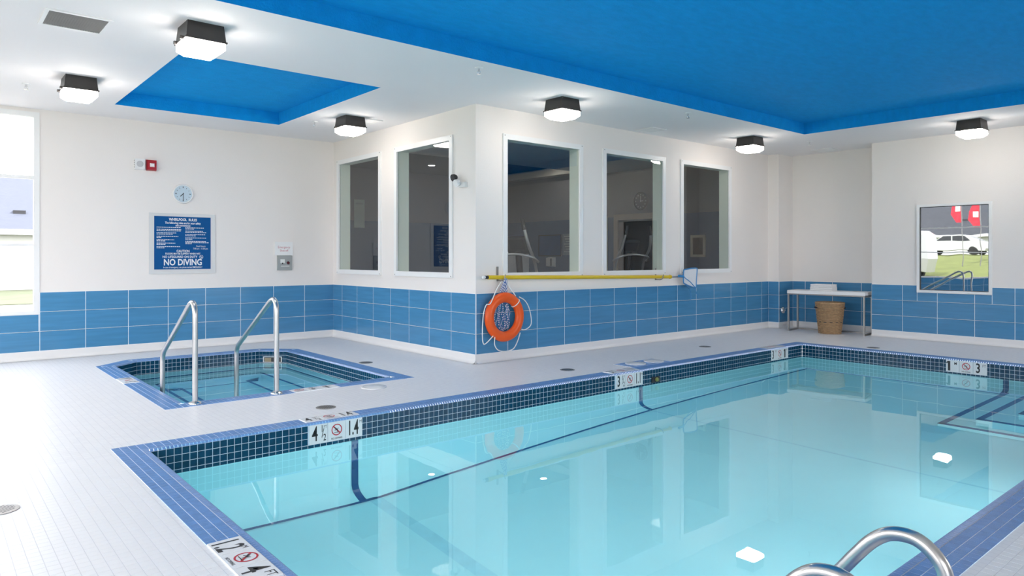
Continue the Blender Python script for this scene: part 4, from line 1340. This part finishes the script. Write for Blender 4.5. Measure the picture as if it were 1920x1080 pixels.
for k in range(nrow):
    z = 0.012 + k * (HB - 0.03) / (nrow - 1)
    P = []
    for i in range(nst * 2):
        a = 2 * PI * i / (nst * 2)
        r = br_(z) + 0.0065 * (1 if ((i // 2 + k) % 2) else -1)
        P.append((r * math.cos(a), r * math.sin(a), z))
    MB().tube(P, 0.0098, 6, closed=True).build('weave_row', WICK, bk)
MB().lathe([(br_(z) - 0.004, z) for z in (0.0, 0.1, 0.2, 0.3, 0.4, 0.5)], 40).build('liner', mat('wicker_core', (0.22, 0.13, 0.06), 0.8, var=0.2), bk)
MB().lathe([(0.0, 0.004), (0.165, 0.004)], 30).build('base', MATS['wicker_core'], bk)
MB().tube([(br_(HB) * math.cos(2 * PI * i / 60), br_(HB) * math.sin(2 * PI * i / 60), HB) for i in range(60)], 0.014, 8, closed=True).build('rim', WICK, bk)
b = MB()
for a in (2.2, 5.3):
    for k in range(5):
        w = a + (k - 2) * 0.10
        r = br_(0.43) + 0.010
        b.box(r * math.cos(w) - 0.014, r * math.cos(w) + 0.014, r * math.sin(w) - 0.014, r * math.sin(w) + 0.014, 0.425, 0.45)
b.build('handle_hole', DARKP, bk)
b = MB(); P = [((br_(0.20) + 0.004) * math.cos(2 * PI * i / 60), (br_(0.20) + 0.004) * math.sin(2 * PI * i / 60), 0.200) for i in range(60)]
b.tube(P, 0.006, 5, closed=True); b.build('dark_band', DARKP, bk)

# ---------------------------------------------------------------- gym behind the glass
GX0, GX1, GY0, GY1, GZ = XB + TH, 11.70, YC + TH, 15.3, 3.45
tag(MB().box(GX0 - 0.02, GX1 + 0.02, GY0 - 0.02, GY1 + 0.02, -0.1, 0.0).build('floor_gym', GYMF), kind='structure')
tag(MB().box(GX0 - 0.2, GX1 + 0.2, GY0 - 0.15, GY1 + 0.2, GZ, GZ + 0.1).build('ceiling_gym', GYMC), kind='structure')
def gwall(name, *bx):
    w = tag(MB().box(*bx).build(name, GYMW), kind='structure'); return w
gw_r = gwall('wall_gym_right', GX1, GX1 + 0.15, GY0 - 0.0, GY1 + 0.15, 0, GZ)
gw_b = gwall('wall_gym_rear', GX0 - 0.18, GX1, GY1, GY1 + 0.15, 0, GZ)
gw_l = gwall('wall_gym_left', GX0 - 0.18, GX0, YA + TH, GY1, 0, GZ)
MB().box(GX1 - 0.006, GX1 - 0.0005, GY0, GY1, 0, 2.17).build('blue_dado', GYMB, gw_r)
MB().box(GX0, GX1 - 0.006, GY1 - 0.006, GY1 - 0.0005, 0, 2.17).build('blue_dado', GYMB, gw_b)
tag(MB().box(GX1 - 0.25, GX1 - 0.001, GY0, GY1 - 0.001, 3.22, 3.40).build('trim_1', mat('cream_paint', (0.55, 0.52, 0.46), 0.7)), kind='structure')
def make_down():
    t = thing('recessed_downlight', '', 'light')
    MB().lathe([(0.0, -0.004), (0.075, -0.004), (0.0, -0.0045)], 20).build('lens', GLENS, t)
    MB().lathe([(0.076, -0.001), (0.095, -0.001), (0.092, -0.008), (0.076, -0.006)], 20).build('trim_ring', WHITE, t)
    return t
dn = make_down()
for i, (x, y, lab) in enumerate([(9.16, 10.10, 'small glowing gym downlight above the trainer nearest the lifebuoy'), (10.96, 11.84, 'small glowing round downlight in the gym ceiling near the cream beam'), (9.21, 13.82, 'small glowing round downlight in the gym ceiling seen through the window beside the emergency light')]):
    o = dn if i == 0 else copy_tree(dn)
    o.location = (x, y, GZ); tag(o, lab, 'light', 'gym downlights')
gc = thing('gym_clock', 'round dark wall clock inside the gym above a doorway', 'clock', (GX1 - 0.006, 9.58, 2.48))
RYm = Matrix.Rotation(-PI / 2, 4, 'Y')
MB().lathe([(0.0, 0.0), (0.19, 0.0), (0.195, 0.02), (0.175, 0.035), (0.17, 0.02), (0.0, 0.02)], 32).xf(RYm).build('case', DARKP, gc)
b = MB()
for k in range(12):
    a = k * PI / 6
    b.box(-0.0225, -0.0215, 0.135 * math.sin(a) - 0.014, 0.135 * math.sin(a) + 0.014, 0.135 * math.cos(a) - 0.014, 0.135 * math.cos(a) + 0.014)
b.build('hour_mark', GREYP, gc)
b = MB(); b.box(-0.024, -0.0225, -0.006, 0.006, -0.02, 0.11).box(-0.024, -0.0225, -0.07, 0.02, -0.006, 0.006); b.build('hand', PAPER, gc)
dd = tag(link('door_1', None), kind='structure')
b = MB()
b.box(GX1 - 0.05, GX1 - 0.007, 10.20, 10.32, 0, 2.22).box(GX1 - 0.05, GX1 - 0.007, 9.14, 9.26, 0, 2.22).box(GX1 - 0.05, GX1 - 0.007, 9.26, 10.20, 2.10, 2.22)
b.build('door_frame', DOORW, dd)
MB().box(GX1 - 0.02, GX1 - 0.008, 9.26, 10.20, 0.0, 2.10).build('door_leaf', mat('dark_door', (0.03, 0.032, 0.035), 0.5), dd)
MB().box(GX1 - 0.024, GX1 - 0.02, 10.03, 10.19, 0.05, 2.05).build('side_light', mat('mauve_panel', (0.22, 0.18, 0.17), 0.5), dd)
pn = tag(MB().box(GX1 - 0.03, GX1 - 0.007, 10.52, 10.60, 0.0, 2.20).build('corner_guard', mat('cream_guard', (0.52, 0.5, 0.42), 0.5)), 'cream vertical corner guard on the gym wall beside the doorway', 'corner guard')
pf = thing('wall_picture', 'small picture in a cream frame on the blue gym wall', 'picture', (GX1 - 0.007, 8.15, 1.51))
b = MB(); win_frame(b, 'x', 0, -0.03, 0, -0.17, 0.17, -0.215, 0.215, 0.05); b.build('frame', mat('cream_frame', (0.6, 0.57, 0.48), 0.5), pf)
MB().box(-0.012, 0, -0.12, 0.12, -0.165, 0.165).build('print', mat('brown_print', (0.12, 0.10, 0.08), 0.5, var=0.5, vscale=12), pf)
po = thing('notice_board', 'blue notice board on the gym wall behind the glass', 'notice board', (GX1 - 0.007, 12.38, 1.57))
MB().box(-0.02, 0, -0.38, 0.38, -0.24, 0.24).build('panel', POSTB, po)
b = MB(); win_frame(b, 'x', 0, -0.03, 0, -0.40, 0.40, -0.26, 0.26, 0.02); b.build('frame', DARKP, po)
p2 = thing('exercise_chart', 'pale exercise chart on the gym wall next to the blue notice board', 'poster', (GX1 - 0.007, 11.78, 1.60))
MB().box(-0.008, 0, -0.18, 0.18, -0.26, 0.24).build('sheet', mat('chart_grey', (0.30, 0.33, 0.37), 0.6), p2)
b = MB()
for k in range(7): b.box(-0.0095, -0.008, -0.14, 0.12 - 0.03 * (k % 3), 0.17 - k * 0.06, 0.19 - k * 0.06)
b.build('print_line', PAPER, p2)
dp = thing('towel_dispenser', 'white paper towel dispenser on the gym wall below the notice board', 'dispenser', (GX1 - 0.007, 12.32, 1.17))
MB().tbox(-0.12, 0.12, -0.12, 0.12, 0, 0.11, 0.02).xf(RYm).build('case', PAPER, dp)
MB().box(-0.115, -0.1, -0.10, -0.06, -0.09, 0.09).build('window_slot', DARKP, dp)
cab = thing('storage_cabinet', 'low white cabinet at the end of the gym', 'cabinet', (11.30, 13.35, 0))
MB().box(-0.36, 0.36, -0.22, 0.22, 0.05, 1.38).build('body', PAPER, cab)
MB().box(-0.38, 0.38, -0.24, 0.24, 1.38, 1.42).build('top', WHITE, cab)
for k, x in enumerate((-0.18, 0.18)):
    d_ = MB().box(x - 0.17, x + 0.17, -0.238, -0.221, 0.10, 1.34).build('door', WHITE, cab)
    MB().box(x + (0.12 if k == 0 else -0.14), x + (0.14 if k == 0 else -0.12), -0.255, -0.238, 0.75, 0.90).build('handle', GSTEEL, d_)
MB().box(-0.34, 0.34, -0.2, 0.2, 0.0, 0.05).build('plinth', DARKP, cab)
no2 = thing('pale_panel', 'plain pale panel on the rear gym wall behind the glass', 'poster', (8.11, GY1 - 0.007, 2.34))
MB().box(-0.14, 0.14, -0.008, 0, -0.34, 0.34).build('sheet', mat('pale_green', (0.60, 0.72, 0.64), 0.6), no2)  # pale green panel, slightly darker bar near its top
b = MB(); b.box(-0.10, 0.10, -0.0095, -0.008, 0.22, 0.26); b.build('panel_bar', mat('dull_green', (0.5, 0.6, 0.55), 0.6), no2)

SILV = mat('silver_paint', (0.55, 0.56, 0.57), 0.3, metal=0.6, var=0.05)
def elliptical(label, loc, rz, s=1.0):
    t = thing('elliptical_trainer', label, 'exercise machine', loc, rz, 'elliptical trainers')
    b = MB()
    for y in (-0.22, 0.22): b.tube([(-0.85, y, 0.05), (0.75, y, 0.05)], 0.035, 10)
    b.tube([(-0.85, -0.30, 0.05), (-0.85, 0.30, 0.05)], 0.04, 10); b.tube([(0.75, -0.30, 0.05), (0.75, 0.30, 0.05)], 0.04, 10)
    b.build('base_frame', SILV, t)
    pr = [(-0.95, 0.10), (-0.40, 0.10), (-0.28, 0.35), (-0.36, 0.62), (-0.62, 0.74), (-0.90, 0.62), (-0.98, 0.35)]
    b = MB().prism(pr, -0.13, 0.13); b.xf(Matrix.Rotation(PI / 2, 4, 'X')).build('flywheel_housing', DARKP, t)
    MB().tube(spline([(0.55, 0, 0.06), (0.52, 0, 0.6), (0.40, 0, 1.10), (0.36, 0, 1.38)], 5), 0.05, 12).build('mast', DARKP, t)
    c_ = link('console', None, t); c_.location = (0.34, 0, 1.48); c_.rotation_euler = (0, -0.5, 0)
    MB().tbox(-0.03, 0.05, -0.19, 0.19, -0.14, 0.14, 0.015).build('case', DARKP, c_)
    MB().box(-0.034, -0.030, -0.13, 0.13, -0.06, 0.11).build('screen', CARG, c_)
    for y in (-0.30, 0.30):
        a = link('moving_arm', None, t)
        MB().tube(spline([(0.30, y, 0.45), (0.42, y, 0.85), (0.34, y, 1.20), (0.14, y, 1.46), (0.06, y * 0.9, 1.70), (0.05, y * 0.8, 1.86)], 6), 0.024, 10).build('arm_tube', SILV, a)
        MB().tube([(0.06, y * 0.88, 1.70), (0.05, y * 0.8, 1.87)], 0.031, 10).build('grip', DARKP, a)
        MB().tube([(0.30, y, 0.45), (-0.55, y, 0.38 + 0.1 * (1 if y > 0 else -1))], 0.026, 8).build('pedal_arm', SILV, a)
        MB().box(-0.22, 0.16, y - 0.075 * (1 if y > 0 else 1), y + 0.075, 0.44, 0.49).build('pedal', DARKP, a)
    MB().tube(spline([(0.34, -0.36, 1.22), (0.20, -0.30, 1.30), (0.22, 0, 1.34), (0.20, 0.30, 1.30), (0.34, 0.36, 1.22)], 6), 0.02, 10).build('fixed_handlebar', SILV, t)
    return t
elliptical('dark elliptical trainer with silver arms behind the gym window nearest the lifebuoy', (6.75, 8.10, 0), 0.35)
elliptical('dark elliptical trainer with silver arms in the gym in front of the doorway', (10.15, 8.35, 0), 1.25)

# ---------------------------------------------------------------- outdoors
ZG = -0.08
tag(MB().box(-60, 60, YA + 0.3, 24.5, ZG - 0.2, ZG).box(-7.0, XL - 0.25, -30, YA + 0.3, ZG - 0.2, ZG).box(XL - 0.25, 40, -30, YF - 0.25, ZG - 0.2, ZG).build('ground_pavement', CONC), kind='structure')
lw = MB()
for x0, x1, z0, z1 in ((-7.0, -11.0, ZG, 0.15), (-11.0, -24.0, 0.15, 1.25), (-24.0, -34.0, 1.25, 1.45), (-34.0, -70.0, 1.45, 1.6)):
    for k in range(12):
        ya_, yb_ = -30 + k * 54.5 / 12, -30 + (k + 1) * 54.5 / 12
        if yb_ > 24.5: yb_ = 24.5
        lw.quad((x0, ya_, z0), (x0, yb_, z0), (x1, yb_, z1), (x1, ya_, z1))
tag(lw.build('ground_bank', GRASS), kind='structure')
tag(MB().box(-70, 70, 24.5, 90, ZG - 0.2, ZG + 0.02).build('ground_lawn', LAWN), kind='structure')

def house(label, loc, rz, L, D, eave, ridge, roofm, win=3):
    t = thing('house', label, 'house', loc, rz, 'neighbouring houses')
    MB().box(-L / 2, L / 2, 0, D, 0, eave).build('wall', SIDING, t)
    o = 0.5; e = eave - 0.1
    r = MB()
    P = [(-L / 2 - o, -o, e), (L / 2 + o, -o, e), (L / 2 + o, D / 2, ridge), (-L / 2 - o, D / 2, ridge), (-L / 2 - o, D + o, e), (L / 2 + o, D + o, e)]
    r.quad(P[0], P[1], P[2], P[3]); r.quad(P[3], P[2], P[5], P[4])
    r.quad(*[(x, y, z - 0.12) for x, y, z in (P[3], P[2], P[1], P[0])]); r.quad(*[(x, y, z - 0.12) for x, y, z in (P[4], P[5], P[2], P[3])])
    rf_ = r.build('roof', roofm, t)
    MB().box(-L / 2 - o, L / 2 + o, -o - 0.03, -o, e - 0.2, e + 0.02).build('fascia', FRAMEW, t)
    MB().box(-L / 2 - 0.02, -L / 2 - 0.01, 0.0, D, eave, eave + 0.2).build('gable_trim', FRAMEW, t)
    for s in (-1, 1):
        g = MB(); g.quad((s * L / 2, 0, eave), (s * L / 2, D, eave), (s * L / 2, D / 2, ridge - 0.1)); g.build('gable', SIDING, t)
    for k in range(win):
        x = -L / 2 + (k + 0.5) * L / win
        w = link('window', None, t)
        b = MB(); win_frame(b, 'y', 0, -0.05, -0.005, x - 0.6, x + 0.6, eave * 0.38, eave * 0.85, 0.08); b.build('window_frame', FRAMEW, w)
        MB().box(x - 0.52, x + 0.52, -0.02, -0.004, eave * 0.38 + 0.08, eave * 0.85 - 0.08).build('pane', CARG, w)
    MB().box(0.43, 0.87, D * 0.10, D * 0.10 + 0.25, e + (ridge - e) * (D * 0.10 + o) / (D / 2 + o) - 0.1, e + (ridge - e) * (D * 0.10 + o) / (D / 2 + o) + 0.15).build('roof_vent', DARKP, rf_)
    return t
h1 = house('white sided house with blue grey shingle roof outside the big window', (2.6, 35.0, ZG + 0.02), 0.0, 26, 11, 2.55, 5.15, SHING, 0)
h2 = house('long low house with dark roof across the grassy bank', (-40.0, 19.0, 1.47), PI / 2 + PI, 26, 9, 1.7, 5.6, mat('dark_shingle', (0.05, 0.053, 0.062), 0.9, var=0.25, vscale=4), 5)
h2.rotation_euler = (0, 0, PI / 2)
sb_ = thing('side_door', 'plain grey service door in the white house wall outside', 'door', (8.0, 34.945, ZG + 0.02))
MB().box(-0.5, 0.5, -0.02, 0.02, 0.05, 2.05).build('leaf', GREYP, sb_)
b = MB(); win_frame(b, 'y', 0, -0.04, 0.0, -0.58, 0.58, 0.0, 2.13, 0.08); b.build('frame', FRAMEW, sb_)

def vehicle(name, label, loc, rz, prof, W, wheels, glass, wr=0.34, cat='car'):
    """side profile (x, z) extruded to width W"""
    t = thing(name, label, cat, loc, rz)
    b = MB(); k = len(prof); n = 5
    for i in range(n + 1):
        u = -1 + 2 * i / n; sc = 1.0 if 0 < i < n else 0.94
        cxm = sum(p[0] for p in prof) / k; czm = sum(p[1] for p in prof) / k
        b.v += [(cxm + (x - cxm) * sc, u * W / 2, czm + (z - czm) * sc) for x, z in prof]
    for i in range(n):
        for q in range(k): b.f.append((i * k + q, i * k + (q + 1) % k, (i + 1) * k + (q + 1) % k, (i + 1) * k + q))
    b.f.append(tuple(reversed(range(k)))); b.f.append(tuple(n * k + q for q in range(k)))
    b.build('body', CARW, t)
    for x in wheels:
        for s in (-1, 1):
            w = MB().lathe([(0.0, -0.11), (wr * 0.6, -0.11), (wr, -0.08), (wr, 0.08), (wr * 0.6, 0.11), (0.0, 0.11)], 20)
            w.xf(Matrix.Translation((x, s * (W / 2 - 0.10), wr)) @ Matrix.Rotation(PI / 2, 4, 'X')).build('wheel', TYRE, t)
    for pts in glass:
        for s in (-1, 1):
            g = MB(); yy = s * (W / 2 + 0.004)
            g.quad(*[(x, yy, z) for x, z in (pts if s < 0 else pts[::-1])]); g.build('side_window', CARG, t)
    return t
VAN = [(-2.5, 0.35), (2.2, 0.35), (2.55, 0.55), (2.6, 0.95), (2.35, 1.15), (1.75, 2.0), (1.45, 2.25), (-2.3, 2.3), (-2.52, 2.15), (-2.6, 1.0)]
vehicle('delivery_van', 'white van parked on the grassy bank outside the left windows', (-12.8, 15.1, 0.22), PI / 2, VAN, 1.95, (-1.6, 1.6), [[(1.0, 1.25), (1.95, 1.25), (1.62, 1.95), (1.0, 1.95)]], cat='van')
CARP = [(-2.1, 0.3), (2.1, 0.3), (2.2, 0.55), (2.1, 0.78), (1.2, 0.92), (0.6, 1.38), (-0.9, 1.42), (-1.6, 0.98), (-2.15, 0.9), (-2.2, 0.5)]
vehicle('parked_car', 'white saloon car parked in front of the dark roofed house', (-32.0, 17.6, 1.435), PI / 2, CARP, 1.75, (-1.35, 1.35), [[(-1.2, 0.95), (-0.1, 0.95), (-0.1, 1.34), (-0.85, 1.34)], [(0.0, 0.95), (1.0, 0.95), (0.55, 1.32), (0.0, 1.34)]], 0.32)
for i, (y, h) in enumerate(((13.0, 4.9), (12.2, 4.6))):
    f = thing('banner_flag', ['tall red and white banner on a pole outside, the longer one', 'tall red and white banner on a pole outside, the shorter one'][i], 'flag', (-18.5, y, 0.79))
    MB().tube([(0, 0, 0), (0, 0, h)], 0.02, 8).build('pole', GSTEEL, f)
    b = MB()
    zz = [h - 0.05 - k * 0.42 for k in range(7)]
    for a0, a1, k in zip(zz, zz[1:], range(6)):
        w0, w1 = 0.42 + 0.16 * math.sin(k * 1.7), 0.42 + 0.16 * math.sin((k + 1) * 1.7)
        b.quad((0.02, 0.03, a0), (0.05, w0, a0), (0.05, w1, a1), (0.02, 0.03, a1))
        b.quad((0.035, 0.03, a0), (0.02, 0.03, a1), (0.06, w1, a1), (0.06, w0, a0))
    w_ = MB()
    for k in range(3):
        zc = h - 0.35 - k * 0.75
        w_.box(0.055, 0.062, 0.06, 0.34, zc - 0.16, zc + 0.16)
    w_.build('white_stripe', PAPER, f)
    b.build('cloth', mat('banner_red', (0.55, 0.03, 0.05), 0.7, var=0.5, vscale=5), f)
